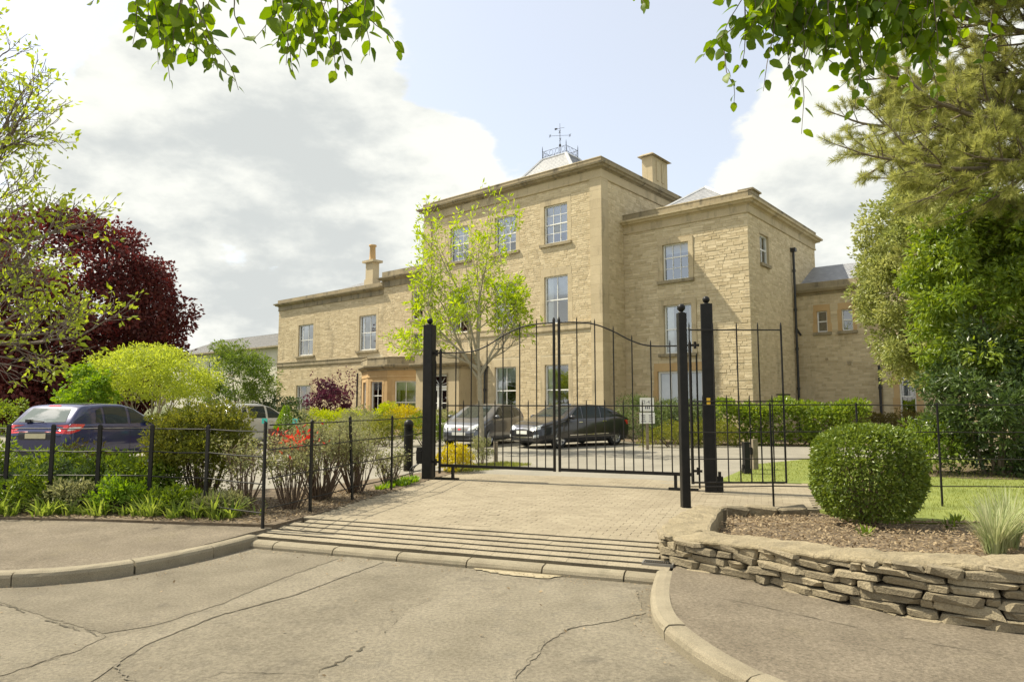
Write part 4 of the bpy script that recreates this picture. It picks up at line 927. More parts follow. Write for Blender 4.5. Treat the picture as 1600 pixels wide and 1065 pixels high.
# dry stone wall with a cement coping, curling round the drive corner
ws_ = thing('stone_wall', 'low dry stone wall with lumpy cement coping curving round the drive corner', 'wall', (0,0,0))
WP = smooth_poly([(2.42,8.95,0),(2.12,8.42,0),(1.80,7.75,0),(1.58,7.2,0),(1.53,6.85,0),(1.70,6.58,0),(1.93,6.38,0),(2.2,6.02,0),(2.49,5.62,0),(2.83,5.22,0),(3.16,4.95,0),(3.54,4.76,0),(4.2,4.52,0),(5.2,4.34,0),(6.5,4.22,0),(8.2,4.14,0)], 8)
WP = resample(WP, 0.04); NW = len(WP)
def wtop(i):
    p = WP[i]
    if p.y > 6.9: return float(np.interp(p.y, [6.9, 8.0, 8.95], [.20, .19, .165]))
    return float(np.interp(p.x, [1.5, 1.95, 2.3, 2.83, 3.16, 3.54, 5.0, 8.0], [.20, .21, .255, .305, .34, .365, .40, .42]))
def wfrm(i):
    i = max(0, min(NW-1, int(i))); d = (WP[min(i+2, NW-1)]-WP[max(i-2, 0)]).normalized(); return WP[i], d, Vector((d.y, -d.x, 0))
from mathutils import noise as mnoise
# core
V = []; F = []; ZB = -.14
for i in range(0, NW, 4):
    p, d, n = wfrm(i); t = wtop(i)-.02; a = p-n*.12; b = p-n*.36
    V += [(a.x,a.y,ZB),(a.x,a.y,t),(b.x,b.y,t),(b.x,b.y,ZB)]
k = len(V)//4
for i in range(k-1):
    for j in range(3): F.append([i*4+j, i*4+j+1, (i+1)*4+j+1, (i+1)*4+j])
F += [[0,1,2,3], [4*k-1,4*k-2,4*k-3,4*k-4]]
obj('wall_core', V, F, M['core'], ws_)
# coping: lengths of rough cement cap, butted end to end
ci = 0; rgc = random.Random(9)
while ci < NW-4:
    ce = min(NW-1, ci+int(rgc.uniform(.75,1.5)/.04)); V = []; F = []; jz = rgc.uniform(-.006,.008); jo = rgc.uniform(-.012,.012); nc = 0; idx = list(range(ci, ce+1))
    for n_i, i in enumerate(idx):
        p, d, n = wfrm(i); t = wtop(i)+jz; wid = float(np.interp(i/NW, [0,.1,.25,.36,1], [.34,.44,.50,.44,.44]))
        endf = min(1, min(n_i, len(idx)-1-n_i)/1.5)
        e = mnoise.noise(Vector((p.x*3, p.y*3, 3)))*.03+mnoise.noise(Vector((p.x*11, p.y*11, 5)))*.02+jo
        prof = [(-.05,-.055),(.004+e,-.030),(.016+e,-.016),(.014+e,-.002),(.002+e,.012)]+[(-.02-(wid-.06)*q/11, .02+.006*math.sin(q*.5)) for q in range(12)]+[(-wid+.012,.006),(-wid,-.04),(-wid,-.22)]
        nc = len(prof)
        for k_, (o_, z) in enumerate(prof):
            q = p+n*o_; zz = t+z
            if z > -.05:
                a1 = mnoise.noise(Vector((q.x*4.5, q.y*4.5, 1)))*.016; a2 = abs(mnoise.noise(Vector((q.x*12, q.y*12, 7))))*-.018; a3 = mnoise.noise(Vector((q.x*32, q.y*32, 9)))*.008
                zz += a1+a2+a3-(1-endf)*.012
            V.append((q.x, q.y, zz))
    k = len(V)//nc
    for i in range(k-1):
        for j in range(nc-1): F.append([i*nc+j, (i+1)*nc+j, (i+1)*nc+j+1, i*nc+j+1])
    F += [list(range(nc)), list(range(k*nc-1, (k-1)*nc-1, -1))]
    obj('coping_length', V, F, M['coping'], ws_, smooth=False); ci = ce
# stones
var = []
for q in range(14):
    bm = bmesh.new(); bmesh.ops.create_cube(bm, size=1.0); rg = random.Random(100+q)
    for v_ in bm.verts: v_.co += Vector((rg.uniform(-.10,.10), rg.uniform(-.14,.10), rg.uniform(-.16,.16)))
    bmesh.ops.bevel(bm, geom=bm.edges[:], offset=.12, segments=1, affect='EDGES', profile=.6)
    for v_ in bm.verts: v_.co += Vector((rg.uniform(-.045,.045), rg.uniform(-.08,.08), rg.uniform(-.07,.07)))
    me = bpy.data.meshes.new('stone'); bm.to_mesh(me); bm.free(); me.materials.append(M['stone']); var.append(me)
rg = random.Random(5); zc = -.135; crs = 0
while zc < .44 and crs < 14:
    h = rg.uniform(.048,.080); s = rg.uniform(0, 6)
    while s < NW-2:
        l = rg.choice((.10,.14,.18,.2,.24,.3,.36,.42))*rg.uniform(.85,1.1); i = s+l/.08
        s0 = s; s += l/.04
        p, d, n = wfrm(i); t = wtop(min(NW-1, int(max(0, i))))
        if zc+h*.45 > t-.012: continue
        hh = min(h, t-.008-zc)*rg.uniform(.92,1.06)
        if hh < .03 or l > .9: continue
        c = p-n*(.07+rg.uniform(-.012,.016))
        inst('stone', var[rg.randrange(14)], ws_, (c.x, c.y, zc+hh/2+rg.uniform(-.006,.006)), (rg.uniform(-.04,.04), rg.uniform(-.045,.045), math.atan2(d.y, d.x)+rg.uniform(-.06,.06)), (l*.985, rg.uniform(.17,.24), hh*1.0))
    zc += h*.97; crs += 1
# loose stones at the back of the bed
for (x, y, l) in ((3.05,9.42,.34),(3.42,9.50,.42),(3.86,9.52,.46)):
    o = inst('loose_stone', var[rg.randrange(14)], None, (x,y,.0), (rg.uniform(-.1,.1),rg.uniform(-.1,.1),rg.uniform(-.2,.2)), (l,.22,.15))
    tag(o, 'rough loose stone lying along the paving edge behind the stone wall', 'stone', 'loose stones edging the bed')
# planter with clipped cone
g = thing('planter', 'brown timber planter box standing in the car park by the pale silver car', 'planter', (-6.98,21.0,0))
for (x0,y0,x1,y1) in ((-.42,-.3,.42,-.26),(-.42,.26,.42,.3),(-.42,-.26,-.38,.26),(.38,-.26,.42,.26)):
    for z in (.03,.27,.51): MB().box(x0,y0,z,x1,y1,z+.22).build('board', M['planter'], g)
MB().box(-.38,-.26,.03,.38,.26,.68).build('soil', M['soil'], g)
for x in (-7.52,-6.58):
    g = thing('plant_tag', 'small turquoise tag on a thin stake beside the timber planter', 'tag', (x,20.7,0), 0, 'turquoise tags by the planter')
    v_, f_ = tube_vf([(0,0,-.05),(0,0,.9)], .012, 6); obj('stake', v_, f_, M['wood'], g)
    MB().box(-.085,-.012,.88,.085,.0,1.04).build('plate', M['cyan'], g); MB().box(-.02,-.0145,.94,.02,-.0125,.98).build('mark', M['ink'], g)
# ------------------------------------------------------------------ cars
def build_car(name, label, loc, rz, paint, spec):
    """lofted body with cut wheel wells; windows, lamps, grille and seams projected on to the body"""
    root = thing(name, label, 'car', loc, rz)
    xs_t, zs_t = zip(*spec['top']); Lf, Lr = spec['front'], spec['rear']
    belt_x, belt_z = zip(*spec['belt']); wx, wy = zip(*spec['width']); zb = 0.20
    xs = np.unique(np.concatenate([np.linspace(Lr, Lf, 70), np.linspace(Lf-.25, Lf, 10), np.linspace(Lr, Lr+.25, 10)]))
    def sm(x, X, Y):      # rounded linear interpolation
        return float(np.mean([np.interp(x+o, X, Y) for o in (-.07,-.035,0,.035,.07)]))
    rings = []
    for x in xs:
        zt = sm(x, xs_t, zs_t); zs = min(sm(x, belt_x, belt_z), zt-.055); w = sm(x, wx, wy)
        e0 = float(np.interp(x, [Lr, Lr+.10, Lf-.14, Lf], [.13, 0, 0, .10]))
        tum = max(0, zt-zs-.055); wr_ = w-.03-tum*.36
        pts = [(0, zb+e0*.6), (w*.78, zb+e0*.6), (w*.95, zb+.07+e0*.6), (w*.99, zb+.2), (w, (zb+zs)/2), (w*.985, zs-.12), (w*.965, zs-.02), (w*.94, zs+.025), (w*.94+(wr_-w*.94)*.5+.018, zs+(zt-zs)*.5), (wr_+.01, zt-.055), (wr_-.06, zt-.012), (wr_*.5, zt+.012), (0, zt+.02)]
        pp = [Vector((a, b, 0)) for a, b in pts]; sp = smooth_poly(pp, 3); rings.append([(p.x, p.y) for p in sp])
    nr = len(rings[0]); V = []; F = []
    for x, rg_ in zip(xs, rings):
        for (y, z) in rg_: V.append((x, y, z))
        for (y, z) in rg_[1:-1][::-1]: V.append((x, -y, z))
    m = 2*nr-2
    for i in range(len(xs)-1):
        for j in range(m): F.append([i*m+j, i*m+(j+1) % m, (i+1)*m+(j+1) % m, (i+1)*m+j])
    F += [list(range(m))[::-1], list(range((len(xs)-1)*m, len(xs)*m))]
    body = obj('body', V, F, paint, root)
    bm = bmesh.new(); bm.from_mesh(body.data); bmesh.ops.recalc_face_normals(bm, faces=bm.faces[:]); bm.to_mesh(body.data); bm.free()
    bvh = BVHTree.FromPolygons(V, F)
    # wheel wells
    wr = spec['wr']; axles = spec['axles']; hw = max(wy); cm = MB()
    for ax in axles:
        for s in (-1, 1):
            cm.lathe([(.0005,hw*s-.27*s),(wr+.045,hw*s-.27*s),(wr+.045,hw*s+.2*s),(.0005,hw*s+.2*s)], (ax,0,wr), 28, 'y')
    cut = cm.build('cutter', paint); bm = bmesh.new(); bm.from_mesh(cut.data); bmesh.ops.remove_doubles(bm, verts=bm.verts[:], dist=.001); bmesh.ops.recalc_face_normals(bm, faces=bm.faces[:]); bm.to_mesh(cut.data); bm.free()
    md = body.modifiers.new('b', 'BOOLEAN'); md.object = cut; md.operation = 'DIFFERENCE'; md.solver = 'EXACT'
    bpy.context.view_layer.update(); me = bpy.data.meshes.new_from_object(body.evaluated_get(bpy.context.evaluated_depsgraph_get()))
    body.modifiers.clear(); old = body.data; body.data = me; bpy.data.objects.remove(cut); bpy.data.meshes.remove(old); me.name = 'body'
    me.materials.clear(); me.materials.append(paint); me.materials.append(M['plastic'])
    for p in me.polygons:
        p.use_smooth = True; c = p.center
        if any(abs(math.hypot(c.x-ax, c.z-wr)-(wr+.045)) < .03 and abs(p.normal.z*(c.z-wr)+p.normal.x*(c.x-ax)) > .5*max(.01, math.hypot(c.x-ax, c.z-wr))*0.9 and abs(p.normal.y) < .3 and abs(c.y) > hw-.3 and math.hypot(p.normal.x*(c.z-wr)-p.normal.z*(c.x-ax), 0) < .08 for ax in axles) or abs(p.normal.y) > .98 and abs(c.y) < hw-.2 and any(math.hypot(c.x-ax, c.z-wr) < wr+.05 for ax in axles): p.material_index = 1
    me.set_sharp_from_angle(angle=R(38))
    def proj(nm, lo, hi, axis, mt, n=10, mm=4, off=.006, par=None, sgn=1):
        """patch between two edge polylines in a plane, dropped on to the body along an axis"""
        lo = np.array(lo, float); hi = np.array(hi, float); V = []; F = []
        tl = np.linspace(0, len(lo)-1, n); th = np.linspace(0, len(hi)-1, n)
        L2 = np.stack([np.interp(tl, range(len(lo)), lo[:,k]) for k in (0,1)], 1); H2 = np.stack([np.interp(th, range(len(hi)), hi[:,k]) for k in (0,1)], 1)
        for j in range(mm):
            for i in range(n):
                a, b = L2[i]+(H2[i]-L2[i])*j/(mm-1)
                if axis == 'y': o_, d_ = Vector((a, 3*sgn, b)), Vector((0,-sgn,0))
                elif axis == 'x': o_, d_ = Vector((4*sgn, a, b)), Vector((-sgn,0,0))
                else: o_, d_ = Vector((a, b, 3)), Vector((0,0,-1))
                h = bvh.ray_cast(o_, d_)
                if h[0] is None:
                    q = bvh.find_nearest(o_+d_*(3-hw if axis == 'y' else (4-abs(Lf) if axis == 'x' else 1.6))); p, nn = q[0], q[1]
                else: p, nn = h[0], h[1]
                if nn.dot(d_) > 0: nn = -nn
                V.append(p+nn*off)
        for j in range(mm-1):
            for i in range(n-1): F.append([j*n+i, j*n+i+1, (j+1)*n+i+1, (j+1)*n+i])
        o = obj(nm, [tuple(v) for v in V], F, mt, par or root, smooth=True)
        if sum(Vector(p.normal).dot(d_)*p.area for p in o.data.polygons) > 0: o.data.flip_normals()
        return o
    for w in spec['side_windows']:
        for s in (1, -1): proj('side_window', w[0], w[1], 'y', MATS['car_glass_dark'], 10, 5, sgn=s)
    lo, hi = spec['windscreen']; proj('windscreen', lo, hi, 'z', MATS['car_glass_dark'], 12, 7)
    lo, hi = spec['rear_window']; proj('rear_window', lo, hi, spec.get('rear_axis', 'z'), MATS['car_glass_pale' if spec.get('pale_rear') else 'car_glass_dark'], 12, 7, sgn=-1)
    for nm, lo, hi, ax, mt, sg, off in spec['patches']:
        if sg == 0:
            proj(nm, lo, hi, ax, mt, 12, 5, off, sgn=spec.get('psgn', {}).get(nm, 1))
        elif ax == 'y':
            for s in (1, -1): proj(nm, lo, hi, 'y', mt, 12, 5, off, sgn=s)
        else:
            proj(nm, lo, hi, ax, mt, 12, 5, off, sgn=sg); proj(nm, [(-a, b) for a, b in lo], [(-a, b) for a, b in hi], ax, mt, 12, 5, off, sgn=sg)
    # door seams and handles
    for x, z0, z1 in spec['seams']:
        for s in (1, -1): proj('door_seam', [(x-.005, z0), (x-.005, z0+(z1-z0)*.5), (x-.005, z1)], [(x+.005, z0), (x+.005, z0+(z1-z0)*.5), (x+.005, z1)], 'y', M['plastic'], 10, 2, .003, sgn=s)
    for x, z in spec['handles']:
        for s in (1, -1):
            h = bvh.ray_cast(Vector((x, 3*s, z)), Vector((0,-s,0)))[0]
            if h: MB().box(x-.09, h.y-.012, z-.014, x+.09, h.y+.022*s, z+.014).build('door_handle', spec.get('handle_mat', paint), root)
    for s in (1, -1):
        x, z = spec['mirror']; h = bvh.ray_cast(Vector((x, 3*s, z)), Vector((0,-s,0)))[0]; y0 = h.y if h else .75*s
        mb = MB(); ring = []
        for (ox, sc) in ((-.07,.8),(-.03,1.0),(.04,.9),(.10,.45)): ring.append([(x+ox, y0+s*(.12+.10*sc*math.cos(t)), z+.05+.075*sc*math.sin(t)) for t in np.linspace(0, 2*math.pi, 11)[:-1]])
        V = [p for r_ in ring for p in r_]; F = [[i*10+j, i*10+(j+1)%10, (i+1)*10+(j+1)%10, (i+1)*10+j] for i in range(3) for j in range(10)]+[list(range(10))[::-1], list(range(30,40))]
        mb.add(V, F); mb.tube([(x,y0-.02*s,z),(x,y0+.1*s,z+.02)], .022, 6); mb.build('door_mirror', spec.get('mirror_mat', paint), root, True)
    # wheels
    ty = MB(); W_ = .2; ty.lathe([(wr*.66,-W_/2+.015),(wr*.9,-W_/2),(wr*.97,-W_/2+.02),(wr,-W_/2+.05),(wr,W_/2-.05),(wr*.97,W_/2-.02),(wr*.9,W_/2),(wr*.66,W_/2-.015)], n=28, axis='y')
    tme = mesh_np('tyre', ty.V, ty.F, M['tyre'], smooth=True)
    rm = MB(); rm.lathe([(.0005,.02),(wr*.6,.02),(wr*.64,W_/2-.035),(wr*.68,W_/2-.012),(wr*.66,W_/2)], n=28, axis='y')
    ns = spec.get('spokes', 7)
    for k in range(ns):
        a = 2*math.pi*k/ns; c, s_ = math.cos(a), math.sin(a); r0, r1, t0, t1 = wr*.08, wr*.66, wr*.12, wr*.09
        P4 = [(r0,-t0),(r1,-t1),(r1,t1),(r0,t0)]; V = [(p*c-q*s_, y, p*s_+q*c) for y in (.035, W_/2-.015) for p, q in P4]
        rm.add(V, [[0,1,2,3],[4,7,6,5],[0,4,5,1],[1,5,6,2],[2,6,7,3],[3,7,4,0]])
    rm.lathe([(wr*.17,.03),(wr*.17,W_/2-.012),(wr*.1,W_/2-.004),(.0005,W_/2-.004)], n=16, axis='y')
    rme = mesh_np('rim', rm.V, rm.F, spec.get('rim', M['rim'])); dk = MB(); dk.lathe([(.0005,.018),(wr*.62,.018)], n=24, axis='y'); dme = mesh_np('wheel_disc', dk.V, dk.F, M['plastic'])
    for ax in axles:
        for s in (1, -1):
            w = inst('tyre', tme, root, (ax, s*(hw-.125), wr), (0, 0, 0 if s > 0 else math.pi)); w.name = 'wheel'
            inst('rim', rme, w)
    ub = MB(); ub.box(Lr+.25,-hw+.3,.16,Lf-.35,hw-.3,.3); ub.build('underbody', M['plastic'], root)
    return root
glassmat('car_glass_dark', (0.5,0.5,0.5), -0.03, dens=.82, body=(0.035,0.045,0.04))
glassmat('car_glass_pale', (0.5,0.5,0.5), 0.08, dens=.85, body=(0.16,0.19,0.18))
GD = MATS['car_glass_dark']
# dark saloon, nose towards the gate
saloon = dict(front=2.30, rear=-2.40, wr=.335, axles=(1.38,-1.42), spokes=7,
  top=[(-2.40,.80),(-2.33,.98),(-1.95,1.06),(-1.35,1.32),(-.75,1.45),(-.1,1.475),(.45,1.40),(1.05,1.06),(1.25,.985),(1.9,.86),(2.2,.74),(2.30,.55)],
  belt=[(-2.4,.90),(-1.6,1.0),(0,.96),(1.2,.90),(2.3,.6)], width=[(-2.40,.64),(-2.25,.80),(-1.9,.885),(-1,.93),(1.1,.93),(1.75,.89),(2.1,.79),(2.30,.60)],
  side_windows=[([(.30,.985),(.95,.99)],[(.30,1.385),(.42,1.37)]), ([(-.62,.985),(.24,.985)],[(-.62,1.40),(.24,1.39)]), ([(-1.42,1.03),(-.68,.99)],[(-1.12,1.29),(-.68,1.395)])],
  windscreen=([(1.08,-.60),(1.16,0),(1.08,.60)],[(.46,-.50),(.50,0),(.46,.50)]), rear_window=([(-1.85,-.52),(-1.9,0),(-1.85,.52)],[(-1.2,-.5),(-1.2,0),(-1.2,.5)]),
  patches=[('headlamp',[(.40,.60),(.60,.61),(.72,.64)],[(.36,.69),(.60,.75),(.74,.79)],'x',M['lamp'],1,.006), ('grille',[(-.36,.44),(0,.43),(.36,.44)],[(-.40,.60),(0,.62),(.40,.60)],'x',M['plastic'],0,.006),
           ('bumper_trim',[(-.52,.375),(0,.345),(.52,.375)],[(-.52,.40),(0,.375),(.52,.40)],'x',M['chrome'],0,.012), ('grille_trim',[(-.33,.625),(0,.645),(.33,.625)],[(-.33,.66),(0,.675),(.33,.66)],'x',M['chrome'],0,.010),
           ('lower_grille',[(-.45,.29),(0,.28),(.45,.29)],[(-.42,.345),(0,.335),(.42,.345)],'x',M['plastic'],0,.006), ('number_plate',[(-.26,.475),(.26,.475)],[(-.26,.585),(.26,.585)],'x',M['plate_w'],0,.018),
           ('fog_lamp',[(.56,.36),(.70,.38)],[(.56,.45),(.70,.47)],'x',M['lamp'],1,.008), ('side_strip',[(-1.0,.44),(.95,.42)],[(-1.0,.46),(.95,.44)],'y',M['chrome'],1,.008),
           ('tail_lamp',[(-2.36,.72),(-2.1,.74)],[(-2.33,.90),(-1.95,.90)],'y',M['red'],1,.006)],
  seams=[(1.02,.32,.95),(.26,.30,.97),(-.98,.45,.99)], handles=[(.42,.86),(-.78,.88)], mirror=(.88,.98), handle_mat=M['chrome'])
car = build_car('parked_car', 'dark charcoal saloon parked nose out beside a silver car behind the gate', (2.08,24.33,0), math.atan2(-.65,-.76), M['dark'], saloon)
# silver hatchback with a one-box nose
mpv = dict(front=2.05, rear=-2.15, wr=.31, axles=(1.30,-1.32), spokes=6, mirror_mat=M['silver'],
  top=[(-2.15,.70),(-2.08,1.0),(-1.75,1.32),(-1.2,1.44),(-.3,1.475),(.25,1.40),(1.15,1.02),(1.4,.93),(1.8,.80),(1.98,.66),(2.05,.45)],
  belt=[(-2.2,.98),(0,.93),(1.2,.88),(2.05,.5)], width=[(-2.15,.68),(-1.9,.80),(-1,.875),(1.1,.88),(1.6,.83),(1.9,.74),(2.05,.56)],
  side_windows=[([(.15,.96),(.98,.97)],[(.15,1.37),(.36,1.33)]), ([(-.80,.97),(.09,.96)],[(-.80,1.40),(.09,1.385)]), ([(-1.6,1.04),(-.86,.98)],[(-1.4,1.30),(-.86,1.39)])],
  windscreen=([(1.22,-.56),(1.33,0),(1.22,.56)],[(.30,-.46),(.34,0),(.30,.46)]), rear_window=([(-2.02,-.5),(-2.05,0),(-2.02,.5)],[(-1.7,-.46),(-1.7,0),(-1.7,.46)]),
  patches=[('headlamp',[(.34,.56),(.52,.60),(.66,.66)],[(.34,.66),(.55,.76),(.68,.80)],'x',M['lamp'],1,.006), ('grille',[(-.30,.55),(0,.54),(.30,.55)],[(-.30,.62),(0,.64),(.30,.62)],'x',M['plastic'],0,.006),
           ('badge',[(-.05,.57),(.05,.57)],[(-.05,.62),(.05,.62)],'x',M['red'],0,.012), ('lower_grille',[(-.40,.28),(0,.27),(.40,.28)],[(-.42,.38),(0,.385),(.42,.38)],'x',M['plastic'],0,.006),
           ('number_plate',[(-.26,.40),(.26,.40)],[(-.26,.51),(.26,.51)],'x',M['plate_w'],0,.018), ('tail_lamp',[(-2.1,.72),(-1.95,.75)],[(-2.05,1.05),(-1.9,1.05)],'y',M['red'],1,.006)],
  seams=[(1.0,.32,.92),(.12,.30,.94),(-.9,.4,.95)], handles=[(.3,.84),(-.7,.86)], mirror=(.92,.97))
build_car('parked_car', 'silver grey hatchback with sloping nose parked beside the dark saloon', (-1.02,25.4,0), math.atan2(-.92,-.40), M['silver'], mpv)
# navy hatchback seen from behind
hatch = dict(front=1.98, rear=-1.98, wr=.31, axles=(1.22,-1.27), spokes=8, rear_axis='x', pale_rear=True, psgn={'tailgate_recess':-1,'number_plate':-1,'high_brake_lamp':-1,'bumper':-1},
  top=[(-1.98,.70),(-1.93,.93),(-1.80,1.10),(-1.50,1.40),(-1.35,1.455),(-.7,1.49),(-.1,1.48),(.35,1.38),(1.05,1.03),(1.2,.96),(1.7,.84),(1.9,.70),(1.98,.5)],
  belt=[(-2,.98),(-1,.985),(0,.95),(1.1,.90),(2.0,.55)], width=[(-1.98,.66),(-1.85,.78),(-1.3,.86),(1.0,.865),(1.5,.83),(1.85,.70),(1.98,.54)],
  side_windows=[([(.10,.985),(.93,.985)],[(.10,1.39),(.30,1.35)]), ([(-.80,1.0),(.0,.985)],[(-.80,1.40),(.0,1.40)]), ([(-1.12,1.03),(-.88,1.01)],[(-1.06,1.33),(-.88,1.385)])],
  windscreen=([(1.08,-.56),(1.15,0),(1.08,.56)],[(.38,-.46),(.41,0),(.38,.46)]), rear_window=([(-.60,1.06),(0,1.05),(.60,1.06)],[(-.50,1.375),(0,1.385),(.50,1.375)]),
  patches=[('tail_lamp',[(-1.965,.80),(-1.86,.79),(-1.62,.86)],[(-1.93,.97),(-1.80,1.02),(-1.45,1.00)],'y',M['red'],1,.006), ('lamp_lens',[(-1.90,.86),(-1.66,.89)],[(-1.86,.94),(-1.56,.945)],'y',M['lamp'],1,.011),
           ('rear_lamp',[(.60,.80),(.74,.80)],[(.62,.97),(.74,.98)],'x',M['red'],-1,.006), ('high_brake_lamp',[(-.16,1.415),(.16,1.415)],[(-.15,1.44),(.15,1.44)],'x',M['red'],0,.010),
           ('tailgate_recess',[(-.42,.66),(.42,.66)],[(-.45,.84),(.45,.84)],'x',M['plastic'],0,.004), ('number_plate',[(-.26,.69),(.26,.69)],[(-.26,.80),(.26,.80)],'x',M['plate_y'],0,.012),
           ('bumper',[(-.62,.30),(.62,.30)],[(-.62,.42),(.62,.42)],'x',M['plastic'],0,.006),
           ('headlamp',[(.44,.60),(.66,.62)],[(.46,.72),(.68,.78)],'x',M['lamp'],1,.006)],
  seams=[(.98,.32,.93),(.05,.30,.96),(-.95,.42,.99)], handles=[(.22,.87),(-.72,.89)], mirror=(.85,.99))
blue = build_car('parked_car', 'navy blue hatchback with red tail lamps parked behind the low rail fence', (-10.65,17.56,0), R(83), M['navy'], hatch)
wp = MB(); wp.tube([(-1.86,.30,1.10),(-1.90,-.12,1.07)], .014, 5); wp.box(-1.90,.24,1.05,-1.80,.36,1.12); wp.build('rear_wiper', M['plastic'], blue)
hatch2 = dict(hatch); hatch2['pale_rear'] = False
build_car('parked_car', 'pale silver hatchback parked behind the spiky evergreen bush near the house', (-9.35,24.1,0), R(68), M['silver_w'], hatch2)
# ------------------------------------------------------------------ plants
rng = np.random.default_rng(21)
def reseed(k):
    global rng
    rng = np.random.default_rng(k)
def unit(a): return a/np.maximum(1e-9, np.linalg.norm(a, axis=-1, keepdims=True))
def rdir(n): return unit(rng.normal(size=(n, 3)))
def leaf_vf(P, D, S, wid=0.5, fold=0.15, N=None):
    """P base points, D growth directions, S lengths -> one folded rhombic blade for each leaf"""
    n = len(P); D = unit(D); ref = N if N is not None else rdir(n)
    B = np.cross(D, ref); B = unit(B+1e-6); C = np.cross(B, D); S = np.asarray(S).reshape(-1, 1)*np.ones((n, 1))
    mid = P+D*S*0.45; V = np.stack([P, mid+B*S*wid*.5-C*S*fold, P+D*S, mid-B*S*wid*.5-C*S*fold], 1).reshape(-1, 3)
    F = np.arange(4*n).reshape(n, 4); return V, F
def leaves(name, P, D, S, m, parent, wid=.5, fold=.12, rnd=None, N=None, stuff=False):
    V, F = leaf_vf(P, D, S, wid, fold, N); o = obj(name, V, F, m, parent, rng.random(len(P)) if rnd is None else rnd)
    if stuff: o['kind'] = 'stuff'
    return o
def clump_points(cs, rs, per, flat=1.0, shell=.75):
    """leaf positions over the outside of many small clumps"""
    k = len(cs); d = rdir(k*per); r = np.repeat(rs, per)[:,None]*(shell+(1-shell)*rng.random((k*per, 1)))
    e = np.repeat(cs, per, 0)+d*r*np.array([1,1,flat]); return e, d, np.repeat(rng.random(k), per)
def blob_centres(n, c, R3, inner=.55, noise_amp=.18, squash=None, lo=-1.0):
    out = []
    while len(out) < n:
        d = rdir(1)[0]
        if d[2] < lo: continue
        q = mnoise.noise(Vector(tuple(d*1.9+np.array(c)*.37)))*noise_amp*2
        r = (inner+(1-inner)*rng.random()**.5)*(1+q)
        out.append(np.array(c)+d*r*np.array(R3))
    return np.array(out)
def grow(p, d, L, r, lvl, maxl, B, T, k):
    """recursive branching; B collects (points, radii), T collects tips"""
    n = 5 if lvl < maxl else 4; pts = [p.copy()]; rad = [r]; q = p.copy(); dd = d.copy()
    for i in range(n):
        dd = dd+rng.normal(size=3)*k.get('wob',.13); dd[2] += k.get('up',.05) if lvl else .02; dd /= np.linalg.norm(dd)
        q = q+dd*L/n; pts.append(q.copy()); rad.append(max(k.get('rmin',.004), r*(1-(i+1)/n*(.55 if lvl < maxl else .8))))
    B.append((pts, rad))
    if lvl >= maxl: T.append((q.copy(), dd.copy())); T.append((pts[-2].copy(), dd.copy())); return
    nb = k['nb'][lvl]; st = k['start'][lvl]
    for j in range(nb):
        f = st+(1-st)*(j+rng.random())/nb; x = f*n; i = min(n-1, int(x)); a = pts[i]+(pts[i+1]-pts[i])*(x-i)
        side = np.cross(dd, rdir(1)[0]); side /= np.linalg.norm(side); an = k['ang'][lvl]*(1+rng.normal()*.18)
        nd = dd*math.cos(an)+side*math.sin(an); grow(a, nd, L*k['len'][lvl]*(1.15-.5*f)*rng.uniform(.8,1.2), max(k.get('rmin',.004), rad[i]*.55), lvl+1, maxl, B, T, k)
    grow(q, dd, L*k['len'][lvl]*.8, rad[-1], lvl+1, maxl, B, T, k)
def wood(name, B, m, parent, sides=lambda r: 7 if r > .05 else (5 if r > .015 else 3)):
    V = []; F = []
    for pts, rad in B:
        v_, f_ = tube_vf([tuple(p) for p in pts], list(rad), sides(rad[0]), False); b = len(V); V += v_; F += [[i+b for i in q] for q in f_]
    return obj(name, np.array(V), np.array(F), m, parent, smooth=True)
def tips_leaves(T, per, spread, size, droop=.3):
    P = []; D = []; G = []
    for (q, d) in T:
        k = max(1, int(rng.poisson(per))); e = rdir(k)*.9+d*.7; e[:,2] -= droop; e = unit(e)
        P.append(q+e*spread*rng.random((k, 1))); D.append(e); G.append(np.full(k, rng.random()))
    return np.concatenate(P), np.concatenate(D), np.concatenate(G)
mixr = lambda g: np.clip(.55*g+.45*rng.random(len(g)), 0, 1)
